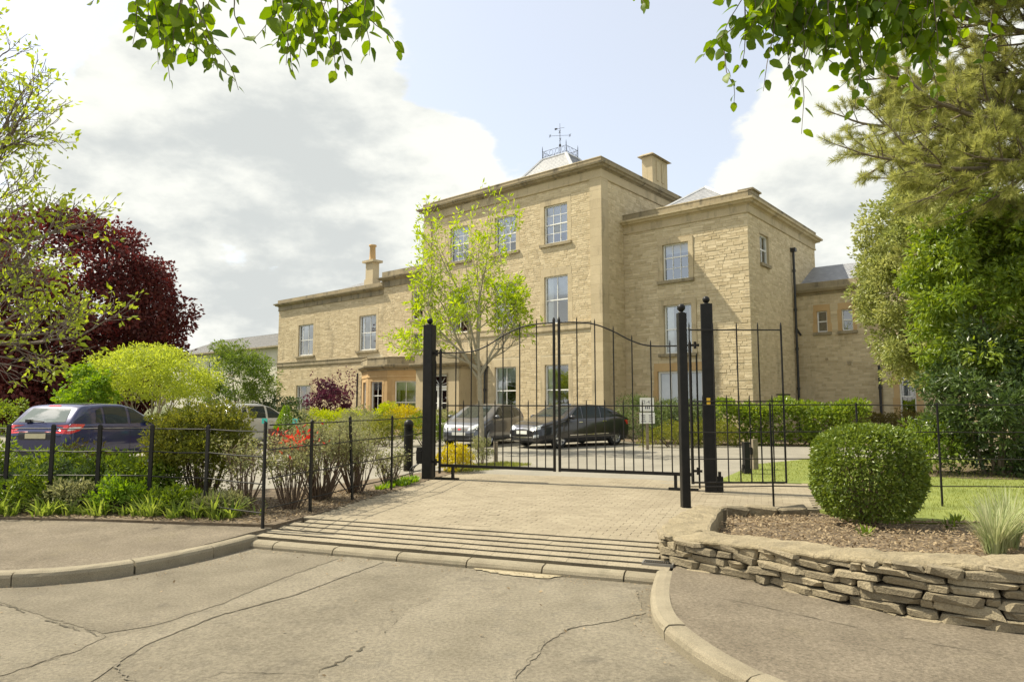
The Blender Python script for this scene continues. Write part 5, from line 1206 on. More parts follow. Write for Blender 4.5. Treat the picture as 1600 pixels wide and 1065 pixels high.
L_ = dict(
 ash = leafmat('ash_leaf', (0.25,0.37,0.025), (0.46,0.56,0.06), .5), near = leafmat('pale_ash_leaf', (0.24,0.33,0.03), (0.42,0.49,0.08), .5),
 copper = leafmat('copper_leaf', (0.05,0.014,0.012), (0.17,0.042,0.032), .3), gold = leafmat('golden_leaf', (0.27,0.345,0.04), (0.45,0.52,0.09), .5),
 willow = leafmat('feathery_leaf', (0.09,0.16,0.025), (0.22,0.29,0.05), .4), fresh = leafmat('fresh_leaf', (0.13,0.24,0.02), (0.24,0.36,0.04), .45),
 holly = leafmat('variegated_leaf', (0.20,0.245,0.06), (0.46,0.48,0.18), .4, .4, spec=.4), laurel = leafmat('laurel_leaf', (0.10,0.18,0.02), (0.30,0.38,0.05), .45, .35, spec=.5),
 dark = leafmat('dark_glossy_leaf', (0.035,0.07,0.018), (0.11,0.16,0.04), .3, .33, spec=.5), box = leafmat('box_leaf', (0.09,0.145,0.018), (0.21,0.27,0.04), .3, .38, spec=.45),
 pine = leafmat('pine_needle', (0.22,0.25,0.065), (0.42,0.43,0.15), .5, .5), lon = leafmat('small_gold_green_leaf', (0.10,0.135,0.02), (0.30,0.30,0.045), .4),
 grey = leafmat('grey_green_leaf', (0.17,0.19,0.075), (0.34,0.34,0.16), .4), hedge = leafmat('hedge_leaf', (0.08,0.14,0.02), (0.24,0.32,0.03), .35),
 lime = leafmat('lime_leaf', (0.26,0.36,0.01), (0.48,0.52,0.02), .45), yel = leafmat('yellow_leaf', (0.38,0.34,0.02), (0.62,0.54,0.03), .4),
 purple = leafmat('purple_leaf', (0.055,0.014,0.028), (0.16,0.045,0.07), .3), redl = leafmat('red_leaf', (0.42,0.05,0.03), (0.66,0.20,0.10), .4),
 beech = leafmat('beech_leaf', (0.065,0.135,0.011), (0.20,0.30,0.025), .55, .45), juni = leafmat('juniper_leaf', (0.08,0.125,0.05), (0.20,0.25,0.07), .2),
 strap = leafmat('strap_leaf', (0.14,0.22,0.03), (0.33,0.40,0.09), .4), stripe = leafmat('pale_grass_blade', (0.26,0.32,0.13), (0.55,0.56,0.34), .35),
 turf = leafmat('turf_blade', (0.16,0.20,0.035), (0.32,0.34,0.08), .4), brown = leafmat('brown_green_leaf', (0.10,0.075,0.02), (0.19,0.18,0.04), .3), dead = leafmat('dead_leaf', (0.12,0.085,0.048), (0.40,0.31,0.19), .2, .8))
def shrub(name, label, cat, loc, centres, rs, per, size, m, wid=.5, stems=None, group=None, flat=.9, shell=.7, core=None):
    """foliage clumps on a few stems; centres are given in world coordinates"""
    t = thing(name, label, cat, loc, 0, group); o_ = np.array(loc)
    P, D, G = clump_points(np.asarray(centres)-o_, rs, per, flat, shell)
    D = unit(D+rdir(len(D))*.7+np.array([0,0,.25])); leaves('foliage', P, D, size*rng.uniform(.65,1.25,len(P)), m, t, wid, .12, mixr(G))
    B = []
    ns = stems or 7
    for k in range(ns):
        c = (np.asarray(centres)-o_)[rng.integers(len(centres))]; s0 = np.array([c[0]*.25, c[1]*.25, -.05])
        B.append(([s0, s0*.5+c*.5+rng.normal(size=3)*.03*np.linalg.norm(c), c], [.018*max(.6,size/.06), .012, .005]))
    wood('stem', B, M['twig'], t)
    return t
reseed(101)
# --- young ash in the verge, centre
reseed(112)
t = thing('ash_tree', 'slender young tree with bright yellow-green leaves in front of the mansion', 'tree', (-.96,21.33,0))
B = []; T = []
trunk = [np.array(p) for p in ((0,0,-.1),(.02,0,.7),(-.03,0,1.5),(-.06,0,2.3),(-.12,.02,3.0))]
B.append((trunk, [.088,.08,.073,.068,.062]))
K = dict(nb=[4,4,3], start=[.35,.25,.2], ang=[.55,.6,.7], len=[.62,.62,.62], wob=.11, up=.09, rmin=.006)
for d, L, z in (((-.42,.1,.9),2.35,2.2),((.35,-.15,.93),2.1,2.3),((-.12,-.1,1.0),3.0,2.9),((.62,.25,.72),1.75,2.5),((-.72,-.25,.62),2.1,2.5),((.12,.35,.95),2.4,2.8),((-.42,.45,.8),2.0,2.6),((-.95,.05,.40),1.8,2.6),((-.25,.0,1.0),3.1,3.0)):
    grow(np.array([-.06+ (z-2.3)*-.09,0,z]), unit(np.array(d, float)), L, .05, 0, 3, B, T, K)
wood('trunk', B, M['bark_pale'], t)
P, D, G = tips_leaves(T, 3.4, .16, .12, .35); leaves('crown', P, D, .17*rng.uniform(.6,1.25,len(P)), L_['ash'], t, .36, .1, mixr(G))
reseed(102)
# --- pale tree leaning in from the left
reseed(113)
t = thing('ash_tree', 'large sparse tree with young yellow-green leaf tufts overhanging the navy car', 'tree', (-10.6,11.6,0))
B = []; T = []
B.append(([np.array(p) for p in ((0,0,-.2),(.02,0,1.2),(-.05,.05,2.4),(0,.1,3.6),(.05,.1,5.2),(.1,.1,6.8))], [.24,.2,.185,.165,.12,.07]))
K = dict(nb=[5,4,3], start=[.25,.2,.2], ang=[.5,.6,.7], len=[.6,.6,.62], wob=.13, up=.05, rmin=.006)
for d, L, z in (((.9,-.15,.42),2.2,2.6),((.85,.1,.2),2.3,2.2),((.8,-.35,.55),2.2,3.4),((.75,.2,.75),2.3,3.6),((.55,-.25,.9),2.2,4.4),((.7,.3,.85),2.1,4.8),((-.7,.2,.6),2.2,3.2),((-.5,.6,.7),2.2,4.2),((-.4,-.6,.75),2.2,4.0),((.25,.2,1),2.2,5.6),((.3,-.3,.95),2.2,5.4),((.9,.2,.25),1.8,2.5)):
    grow(np.array([0,.05,z]), unit(np.array(d, float)), L, .055, 0, 3, B, T, K)
wood('trunk', B, mat('purple_grey_bark', (0.14,0.11,0.095), 0.9, (0.23,0.185,0.16), 12, bump=.4), t)
P, D, G = tips_leaves(T, 1.15, .12, .1, .15); leaves('crown', P, D, .125*rng.uniform(.6,1.35,len(P)), L_['near'], t, .46, .1, mixr(G))
reseed(103)
# --- copper beech
reseed(114)
t = thing('copper_beech', 'huge domed copper beech with dark purple-red foliage left of the house', 'tree', (-24.6,37,0))
c1 = blob_centres(560, (0,0,5.7), (5.9,5.3,6.3), .8, .05); c2 = blob_centres(150, (0,0,4.5), (5.0,4.5,5.0), .3, .1); c3 = blob_centres(130, (1.2,-1.2,3.0), (4.6,4.0,3.0), .7, .08)
cs = np.concatenate([c1,c2,c3]); cs = cs[cs[:,2] > .5]
P, D, G = clump_points(cs, rng.uniform(.5,1.0,len(cs)), 95, .75, .45); D = unit(D+rdir(len(D))*.8-np.array([0,0,.35])); leaves('crown', P, D, .26*rng.uniform(.6,1.2,len(P)), L_['copper'], t, .6, .1, mixr(G))
B = []; T = []; grow(np.array([0.,0,-.2]), np.array([0,0,1.]), 4.0, .55, 0, 2, B, T, dict(nb=[6,4], start=[.4,.3], ang=[.7,.6], len=[.9,.7], wob=.08, up=.05)); wood('trunk', B, M['bark'], t)
reseed(104)
# --- trees and big shrubs beyond the car park, left
def rounded_tree(name, label, loc, c, R3, n, rr, per, size, m, wid=.4, inner=.5, trunk_h=1.2, tr=.1, amp=.12, bark=None, flat=.6):
    t = thing(name, label, 'tree', loc); cs = blob_centres(n, c, R3, inner, amp, lo=-.75)
    P, D, G = clump_points(cs, rng.uniform(rr*.7, rr*1.3, n), per, flat, .4); D = unit(D+rdir(len(D))*.7-np.array([0,0,.15]))
    leaves('crown', P, D, size*rng.uniform(.6,1.3,len(P)), m, t, wid, .1, mixr(G))
    B = []; T = []
    for k in range(4):
        a = k*1.6+.3; grow(np.array([.06*math.cos(a),.06*math.sin(a),-.1]), unit(np.array([math.cos(a)*.55, math.sin(a)*.55, 1])), trunk_h, tr, 0, 2, B, T, dict(nb=[3,3], start=[.5,.3], ang=[.6,.6], len=[.8,.7], wob=.1, up=.03))
    wood('trunk', B, bark or M['bark'], t); return t
reseed(115)
rounded_tree('golden_tree', 'low spreading tree with feathery golden-green foliage behind the navy car', (-14.0,26.3,0), (0,0,2.55), (2.5,1.9,1.25), 150, .42, 110, .13, L_['gold'], .35, .5, 1.5, .08, .1, M['bark_pale'])
reseed(116)
rounded_tree('feathery_tree', 'small green feathery tree between the golden tree and the house', (-12.45,31,0), (0,0,2.55), (1.65,1.5,1.75), 110, .36, 100, .14, L_['willow'], .32, .45, 1.6, .07)
reseed(117)
rounded_tree('leafy_shrub', 'fresh bright green leafy shrub beside the copper beech', (-15.2,24.2,0), (0,0,1.55), (.85,.8,1.25), 70, .26, 50, .15, L_['fresh'], .6, .5, .9, .04)
reseed(118)
rounded_tree('dark_shrub', 'dark green rounded shrub at the foot of the rendered house wall', (-10.9,31.8,0), (0,0,.75), (1.25,1,1.1), 50, .28, 70, .12, L_['dark'], .5, .5, .5, .03)
reseed(105)
# --- purple shrub by the house
reseed(119)
t = rounded_tree('purple_shrub', 'upright purple-leaved shrub against the house wall near the bay', (-10.2,38,0), (0,0,1.55), (1.35,1.1,1.25), 80, .26, 60, .13, L_['purple'], .6, .4, .9, .03)
P = []; D = []
for k in range(9):
    a = rng.uniform(-1.1,1.1); h = rng.uniform(2.6,3.7); q = np.array([a,rng.uniform(-.4,.4),0]); s_ = np.linspace(1.6,h,40)[:,None]
    P.append(q+np.array([a*.12,0,1])*s_+rdir(40)*.13); D.append(rdir(40)+np.array([0,0,.4]))
leaves('shoot_leaves', np.concatenate(P), np.concatenate(D), .13*rng.uniform(.7,1.2,360), L_['purple'], t, .6)
reseed(106)
# --- hedges and mounds
def box_centres(n, a, b, w, h, z0=.1):
    a, b = np.array(a, float), np.array(b, float); d = (b-a)/np.linalg.norm(b-a); nn = np.array([-d[1], d[0]]); tt = rng.random(n); s = rng.uniform(-1,1,n); zz = rng.random(n)
    m_ = rng.random(n); s = np.where(m_ < .45, np.sign(s)*rng.uniform(.8,1,n), s); zz = np.where(m_ > .55, rng.uniform(.85,1,n), zz)
    hh = h*(1+.08*np.sin(tt*13+h)+.05*np.sin(tt*31)); p = a+d*np.linalg.norm(b-a)*tt[:,None]+nn*(s*w)[:,None]
    return np.column_stack([p, z0+(hh-z0)*zz])
def hedge(label, a, b, w, h, m, n, per, size, rr=.2, wid=.5, name='hedge', group=None, z0=.12):
    return shrub(name, label, 'hedge' if name == 'hedge' else 'shrub', (*(np.array(a)/2+np.array(b)/2), 0), box_centres(n, a, b, w, h-rr*.6, z0), rng.uniform(rr*.7,rr*1.25,n), per, size, m, wid, group=group)
reseed(120)
hedge('clipped green hedge at the foot of the copper beech behind the navy car', (-22,20.5), (-14.2,19.6), .45, 1.55, L_['hedge'], 260, 45, .10)
reseed(121)
hedge('glossy broad-leaved laurel hedge beyond the lawn under the right wing', (7.6,25.1), (12.4,24.0), .6, 1.52, L_['laurel'], 300, 40, .14, .22)
reseed(122)
hedge('low brownish green hedge in front of the service range', (13.2,27.2), (17.6,26.0), .45, 1.15, L_['brown'], 160, 45, .09)
reseed(123)
hedge('bright lime-green low hedge running in front of the left wing', (-9.2,31.6), (-5.6,30.0), .5, 1.15, L_['lime'], 150, 45, .09)
reseed(124)
hedge('dull green low hedge below the purple shrub', (-12.5,35.5), (-9,33.6), .5, 1.05, L_['grey'], 120, 45, .1)
reseed(125)
hedge('sheared grey-green hedge behind the silver car at the porch', (-3.3,28.9), (-.2,28.2), .5, 1.15, L_['grey'], 140, 45, .09)
def mound(label, c, R3, m, n, per, size, rr=.2, wid=.4, name='shrub', inner=.6, group=None, stems=6, lo=-.35):
    cs = blob_centres(n, c, R3, inner, .12, lo=lo); return shrub(name, label, 'shrub', (c[0], c[1], 0), cs, rng.uniform(rr*.7,rr*1.3,n), per, size, m, wid, stems, group)
reseed(126)
mound('bright yellow-leaved shrub in front of the bay beside the tall gate post', (-4.6,29.6,.55), (.95,.7,.75), L_['yel'], 70, 50, .1, .2)
reseed(127)
mound('grey-green rounded shrub between the lime hedge and the bay', (-6.3,28.6,.5), (1.0,.7,.75), L_['grey'], 70, 50, .1, .2)
reseed(128)
mound('round yellow-green shrub at the end of the lime hedge', (-5.5,30.6,.8), (.55,.5,.75), L_['lime'], 40, 50, .1, .18)
reseed(129)
mound('sage-coloured low shrub behind the planter', (-5.7,25.6,.35), (1.1,.7,.6), L_['grey'], 70, 50, .08, .2)
reseed(130)
mound('olive-green mottled shrub behind the ribbed bollard', (-4.3,24.0,.4), (.85,.7,.7), L_['lon'], 70, 50, .08, .18)
reseed(131)
mound('dark bushy shrub beside the ribbed bollard bed', (-3.1,24.6,.45), (.8,.6,.75), L_['hedge'], 60, 50, .08, .18)
reseed(132)
mound('tall rounded green juniper mound directly behind the dark saloon', (4.9,26.2,.65), (1.3,.9,1.05), L_['juni'], 120, 60, .10, .26, .3)
reseed(133)
mound('broad green juniper mound behind the number sign', (6.3,25.3,.6), (1.35,.9,1.0), L_['juni'], 130, 60, .10, .26, .3)
reseed(134)
mound('low yellow-green shrub at the foot of the number sign', (5.6,23.6,.28), (1.15,.6,.5), L_['lon'], 90, 55, .07, .17)
reseed(135)
mound('low clipped brownish shrub between the number sign and laurel hedge', (7.0,23.9,.32), (.9,.6,.6), L_['lon'], 80, 55, .07, .17)
reseed(136)
mound('small yellow shrub in the verge at the gate post foot', (-1.25,15.0,.22), (.36,.34,.34), L_['yel'], 50, 40, .07, .1)
reseed(137)
mound('small grey-leaved bush in the verge by the young tree', (-.75,16.4,.28), (.26,.26,.42), L_['grey'], 40, 40, .05, .09)
reseed(107)
# --- right: holly, laurel, rhododendron, pine
reseed(138)
t = thing('holly_tree', 'tall variegated holly with pale cream-green leaves in front of the service range', 'tree', (13.1,20.6,0))
cs = np.concatenate([blob_centres(330, (.1,0,5.6), (2.3,1.9,3.7), .5, .16), blob_centres(70, (.9,-.2,3.6), (1.4,1.4,1.9), .6, .14)])
P, D, G = clump_points(cs, rng.uniform(.25,.5,len(cs)), 190, .9, .4); leaves('crown', P, unit(D+rdir(len(D))*.8), .12*rng.uniform(.6,1.3,len(P)), L_['holly'], t, .55, .15, mixr(G))
B = []; T = []; grow(np.array([0.,0,-.2]), np.array([0,0,1.]), 3.2, .17, 0, 2, B, T, dict(nb=[5,4], start=[.4,.3], ang=[.6,.6], len=[.8,.7], wob=.06, up=.05)); wood('trunk', B, M['bark'], t)
reseed(139)
t = thing('laurel_tree', 'tall leafy laurel with glossy yellow-green leaves under the pine', 'tree', (11.1,14.9,0))
cs = np.concatenate([blob_centres(230, (.0,0,3.9), (2.1,1.5,2.2), .45, .2), blob_centres(40, (-.9,.2,4.9), (1.0,.8,.9), .5, .2), blob_centres(110, (1.9,.3,3.6), (1.8,1.5,2.7), .5, .2)])
P, D, G = clump_points(cs, rng.uniform(.22,.45,len(cs)), 95, .8, .35); leaves('crown', P, unit(D+rdir(len(D))*.7-np.array([0,0,.2])), .15*rng.uniform(.6,1.25,len(P)), L_['laurel'], t, .42, .1, mixr(G))
B = []; T = []; grow(np.array([0.,0,-.2]), unit(np.array([-.1,0,1.])), 2.8, .12, 0, 2, B, T, dict(nb=[5,4], start=[.3,.3], ang=[.6,.6], len=[.9,.7], wob=.08, up=.05)); wood('trunk', B, M['bark'], t)
reseed(140)
t = thing('rhododendron', 'wide dark glossy evergreen shrub at the edge of the lawn', 'shrub', (10.1,14.3,0))
cs = np.concatenate([blob_centres(190, (.3,0,1.5), (1.8,1.2,1.5), .45, .16), blob_centres(130, (1.9,.2,1.6), (1.7,1.3,1.6), .45, .16)])
P, D, G = clump_points(cs, rng.uniform(.18,.36,len(cs)), 90, .8, .4); leaves('foliage', P, unit(D+rdir(len(D))*.7), .12*rng.uniform(.6,1.3,len(P)), L_['dark'], t, .42, .1, mixr(G))
B = []
for k in range(12):
    a = rng.uniform(0, 6.28); e = np.array([math.cos(a)*1.2+.5, math.sin(a)*.7, 1.5]); B.append(([np.array([e[0]*.3,e[1]*.3,-.1]), np.array([e[0]*.7,e[1]*.7,.7])+rng.normal(size=3)*.08, e], [.05,.035,.015]))
wood('stem', B, M['bark'], t)
reseed(141)
mound('light green leafy shrub at the lawn edge below the dark evergreen', (8.9,14.6,.5), (.7,.6,.65), L_['hedge'], 60, 40, .1, .17)
reseed(142)
t = thing('pine_tree', 'tall pine with long needle tufts on sweeping branches at the right', 'tree', (12.6,13.6,0))
B = []; T = []; NP = []; ND = []
B.append(([np.array(p, float) for p in ((0,0,-.2),(.05,.05,2.5),(-.05,.1,5),(0,.1,7.5),(.1,.1,10.5),(.1,.1,12.5))], [.30,.27,.24,.2,.13,.05]))
for (z, d, L) in ((6.6,(-.93,-.05,-.20),5.9),(7.3,(-.9,-.15,.02),4.9),(6.2,(-.8,-.4,-.1),4.2),(8.0,(-.85,.1,.12),4.4),(8.6,(-.75,-.3,.25),4.0),(9.3,(-.7,.1,.35),3.8),(10.0,(-.6,-.2,.5),3.4),(5.6,(-.7,.3,-.05),3.6),(8.2,(-.55,-.6,.15),3.8),(10.8,(-.6,.2,.5),2.6),(9.0,(.8,.1,.2),3.2),(7.4,(.7,-.4,.1),3.4),(7.7,(-.92,-.02,-.05),4.8),(6.9,(-.88,.25,.05),5.0),(8.9,(-.9,.0,.18),4.6),(9.6,(-.82,-.1,.3),4.4),(6.4,(-.9,.1,-.02),4.4),(10.4,(-.7,.1,.4),3.8),(7.0,(-.75,.5,.1),4.2),(8.4,(-.7,.5,.2),4.2),(11.2,(-.6,-.1,.6),3.0)):
    grow(np.array([0,.08,z]), unit(np.array(d, float)), L*.90, .075, 0, 2, B, T, dict(nb=[16,6], start=[.2,.2], ang=[.75,.8], len=[.27,.6], wob=.09, up=.035, rmin=.008))
wood('trunk', B, M['bark'], t)
for (q, d) in T:
    k = 80; e = unit(rdir(k)*.75+d*.75+np.array([0,0,.12])); NP.append(q-d*.16*rng.random((k,1))); ND.append(e)
for pts, rad in B[1:]:
    if rad[0] < .03:
        for a, b in zip(pts[1:], pts[2:]):
            k = 16; NP.append(a+(b-a)*rng.random((k,1))); ND.append(unit(rdir(k)+unit(b-a)*.9))
NP = np.concatenate(NP); ND = np.concatenate(ND); leaves('crown', NP, ND, .15*rng.uniform(.7,1.15,len(NP)), L_['pine'], t, .05, .0)
reseed(108)
# --- clipped round bush: small leaves over a barrel shape
reseed(143)
t = thing('clipped_bush', 'neatly clipped round green bush beside the stone wall', 'bush', (4.42,8.55,0))
n = 21000; d = rdir(n); d[:,2] = np.where(d[:,2] < -.75, -d[:,2], d[:,2]); q = np.abs(d)**(3.1); s_ = (q.sum(1))**(-1/3.1)
P = d*s_[:,None]*np.array([.595,.60,.60])*(.80+.20*rng.random((n,1))**.6); bump_ = np.array([mnoise.noise(Vector(tuple(p*3.0))) for p in P]); P *= (1+.08*bump_)[:,None]; P[:,2] += .60; P[:,0:2] *= (1-.16*np.clip((.55-P[:,2])/.6,0,1))[:,None]; P = P[P[:,2] > .03]
D = unit(np.column_stack([P[:,0],P[:,1],(P[:,2]-.6)])+rdir(len(P))*.75); leaves('foliage', P, unit(D), .048*rng.uniform(.6,1.25,len(P)), L_['box'], t, .6, .12)
P = []; D = []
for k in range(130):      # stray shoots past the clipped face
    e = rdir(1)[0]; e[2] = abs(e[2])*.9; b0 = e*np.array([.56,.57,.52])+np.array([0,0,.62]); s_ = rng.random((7,1))*rng.uniform(.04,.11); P.append(b0+e*(.03+s_)); D.append(unit(rdir(7)+e))
leaves('stray_shoots', np.concatenate(P), np.concatenate(D), .045, L_['box'], t, .55)
B = []
for k in range(60):
    e = rdir(1)[0]*np.array([.6,.6,.5])+np.array([0,0,.62]); B.append(([np.array([e[0]*.08,e[1]*.08,-.05]), e*np.array([.45,.45,.55]), e], [.016,.01,.004]))
wood('stem', B, M['twig'], t)
reseed(109)
# --- topiary cone in the planter
reseed(144)
t = thing('topiary_cone', 'clipped green conical topiary growing in the timber planter', 'topiary', (-6.98,21.0,.68))
n = 3000; z = .78*(1-np.sqrt(rng.random(n))); a = rng.uniform(0,6.283,n); r = (.34*(1-z/.80)+.02)*(.85+.15*rng.random(n)); P = np.column_stack([r*np.cos(a), r*np.sin(a), z])
leaves('foliage', P, unit(np.column_stack([np.cos(a),np.sin(a),np.full(n,.5)])+rdir(n)*.5), .05, L_['fresh'], t, .6); wood('stem', [([np.array([0,0,-.1]),np.array([0,0,.5])],[.02,.01])], M['twig'], t)
reseed(110)
# --- border along the left fence
t = mound('spiky golden-green evergreen bush rising above the rail fence', (-4.68,10.35,.88), (.70,.60,.55), L_['lon'], 210, 90, .058, .14, .4, 'spiky_bush', .45, None, 4, -.6)
P = []; D = []
for k in range(170):
    a = rng.uniform(0,6.28); rr_ = math.sqrt(rng.random()); b0 = np.array([.66*rr_*math.cos(a), .52*rr_*math.sin(a), 1.15+.15*(1-rr_)]); dd = unit(np.array([math.cos(a)*rr_*.9, math.sin(a)*.7*rr_, .8])+rng.normal(size=3)*.2); s_ = rng.random((14,1))*.22
    P.append(b0+dd*s_); D.append(unit(rdir(14)+dd))
leaves('shoot_leaves', np.concatenate(P), np.concatenate(D), .045, L_['lon'], t, .45)
B = []
for k in range(34):
    a = rng.uniform(0,6.28); e = np.array([.6*math.cos(a)*rng.random(), .5*math.sin(a)*rng.random(), rng.uniform(.75,1.1)]); B.append(([np.array([e[0]*.25,e[1]*.25,-.03]), np.array([e[0]*.8,e[1]*.8,e[2]*.5])+rng.normal(size=3)*.05, e], [.014,.010,.005]))
wood('stem', B, M['twig'], t)
P = rng.uniform(-1,1,(2200,3))*np.array([.58,.45,.34])+np.array([0,0,.48]); leaves('foliage', P, rdir(2200), .045, L_['lon'], t, .45)
def twiggy(label, loc, n, h, spread, leafn, lm, size, name='twiggy_shrub', lz=.35, lw=.5):
    t = thing(name, label, 'shrub', loc); B = []; P = []
    for k in range(n):
        a = rng.uniform(0,6.28); r = spread*math.sqrt(rng.random()); e = np.array([r*math.cos(a), r*math.sin(a), h*rng.uniform(.65,1.05)]); s0 = np.array([e[0]*.22,e[1]*.22,-.04]); m_ = s0*.45+e*.55+rng.normal(size=3)*.05
        B.append(([s0,(s0+m_)/2+rng.normal(size=3)*.02,m_,e],[.011,.009,.007,.003]))
        for j in range(3):
            f = rng.uniform(.35,.9); b0 = m_*(1-f)+e*f; tip = b0+unit(rng.normal(size=3)+np.array([0,0,.9]))*rng.uniform(.1,.28); B.append(([b0,tip],[.005,.0025])); P.append(tip); P.append(b0*.5+tip*.5)
        P.append(e)
    wood('stem', B, M['twig'], t, lambda r: 4)
    P = np.array(P); i = rng.integers(len(P), size=leafn); Q = P[i]+rng.normal(size=(leafn,3))*.05; Q = Q[Q[:,2] > h*lz*rng.random(len(Q))]
    leaves('foliage', Q, unit(rdir(len(Q))+np.array([0,0,.5])), size*rng.uniform(.6,1.3,len(Q)), lm, t, lw); return t
reseed(145)
twiggy('bare-stemmed twiggy shrub beside the thin corner fence post', (-3.72,9.5,0), 26, .92, .40, 700, L_['grey'], .05)
reseed(146)
tr_ = twiggy('twiggy shrub topped with bright red young leaves beside the corner fence post', (-3.12,9.75,0), 34, .94, .44, 1700, L_['grey'], .05)
P = np.array([.05,0,.95])+rng.normal(size=(75,3))*np.array([.17,.15,.08]); leaves('red_leaves', P, unit(rdir(75)+np.array([0,0,.8])), .085*rng.uniform(.6,1.3,75), L_['redl'], tr_, .42)
reseed(147)
twiggy('bushy grey-green shrub with fine stems inside the drive fence', (-2.98,10.7,0), 70, 1.12, .55, 5200, L_['grey'], .045, 'fine_shrub', .15, .4)
reseed(148)
twiggy('grey-green shrub of arching stems near the tilted fence post', (-2.62,11.5,0), 60, .98, .5, 4200, L_['grey'], .045, 'fine_shrub', .15, .4)
reseed(149)
twiggy('small open grey-leaved plant near the last drive fence post', (-2.25,12.6,0), 30, .55, .3, 900, L_['grey'], .05, 'fine_shrub', .1, .5)
for k, (x, y, h, lm, lab) in enumerate(((-6.9,10.3,.80,'hedge','leafy yellow-green shrub below the navy car bumper'),(-6.0,10.2,.78,'hedge','leafy yellow-green shrub with upright shoots in the fence border'),(-5.35,10.1,.70,'hedge','low bright green shrub next to the spiky bush'),(-7.9,10.3,.90,'hedge','taller leafy green shrub at the outer end of the fence border'),(-6.5,10.6,.86,'brown','reddish brown tipped shrub among the fence border shrubs'))):
    mound(lab, (x,y,h*.45), (.55,.42,h*.5), L_[lm], 70, 42, .075, .13, .42, 'border_shrub', .4)
for (x, y, h, w, lm, lab) in ((-8.3,9.55,.5,.35,'hedge','leafy green plant pushing through the outer rail fence'),(-7.35,9.5,.42,.4,'fresh','fresh green leafy clump pushing through the rails below the navy car'),(-6.65,9.5,.46,.33,'hedge','mid green leafy clump between the fence posts below the tail lamp'),(-6.05,9.48,.40,.36,'grey','soft grey-green clump leaning through the rails'),(-5.35,9.42,.42,.36,'fresh','fresh green weedy clump beside the spiky bush'),(-4.6,9.35,.32,.36,'hedge','low weedy green clump under the spiky bush'),(-3.9,9.2,.26,.3,'grey','small grey-leaved clump in the dry litter by the corner post')):
    mound(lab, (x,y,h*.45), (w,.22,h*.55), L_[lm], 46, 34, .07, .10, .4, 'border_plant', .3)
reseed(150)
mound('dark leafy shrub low in the fence border', (-6.3,9.85,.28), (1.1,.25,.3), L_['dark'], 70, 40, .07, .12, .45, 'border_shrub', .3)
reseed(151)
mound('dark leafy undergrowth shrub below the outer fence posts', (-7.9,9.85,.28), (.9,.25,.32), L_['dark'], 60, 40, .07, .12, .45, 'border_shrub', .3)
# strap-leaved tufts along the foot of the fence
def tuft(label, x, y, h, n, m, spread=.5, wid=.07, group=None, name='grass_tuft', cat='plant'):
    t = thing(name, label, cat, (x,y,0), 0, group); V = []; F = []; rn = []
    for k in range(n):
        a = rng.uniform(0,6.28); out = rng.uniform(.15,1)*spread; L = h*rng.uniform(.6,1.15); w = wid*.5*rng.uniform(.7,1.2); c, s_ = math.cos(a), math.sin(a); r0 = rng.random()*.12*spread; b = len(V); rr_ = rng.random()
        for f in (0,.35,.7,1):
            d_ = r0+out*L*(f**1.6); z = L*(f-.38*out*f*f*1.3); ww = w*(1-f**2)+.0008
            V += [(c*d_-s_*ww, s_*d_+c*ww, z), (c*d_+s_*ww, s_*d_-c*ww, z)]
        for f in range(3): F.append([b+2*f,b+2*f+1,b+2*f+3,b+2*f+2]); rn.append(rr_)
    return obj('blades', np.array(V), np.array(F), m, t, rn)
for k in range(30):
    x = -8.2+k*.16+rng.normal()*.07; y = 9.22+(.0 if x < -5 else (x+5)*-.19)+rng.normal()*.06
    tuft('strap-leaved green clump at the foot of the rail fence along the footpath', x, y, rng.uniform(.16,.42), 30, L_['strap'], 1.15, .030, 'strap-leaved clumps along the footpath')
for (x, y, h) in ((-4.1,8.95,.2),(-3.75,8.8,.16),(-3.4,9.2,.2)): tuft('small sparse clump of strap leaves in the dry leaf litter by the fence corner', x, y, h, 18, L_['strap'], .8, .018, 'sparse clumps by the fence corner')
for k in range(26):
    a, b = rng.uniform(-2.15,-1.7), rng.uniform(11.9,13.4); tuft('low fresh green ground plant at the foot of the tall gate post', -2.05+(b-11.9)*.22+rng.uniform(-.32,.0), b, .12, 26, L_['fresh'], .8, .03, 'ground plants by the gate post')
for (x, y, h, n) in ((4.62,6.62,.62,300),(4.95,6.9,.66,260),(5.4,6.6,.66,260),(4.95,6.3,.5,180)): tuft('fountain of pale striped ornamental grass above the stone wall', x, y, h, n, L_['stripe'], .62, .012, 'ornamental grass above the wall', 'ornamental_grass', 'grass')
for (x, y, lab) in ((3.95,7.7,'small weed tuft left below the clipped bush'),(5.2,8.2,'leafy weed beside the clipped bush on the lawn side'),(5.55,8.6,'leafy weed tuft at the lawn edge')): tuft(lab, x, y, .16, 24, L_['hedge'], .8, .03)
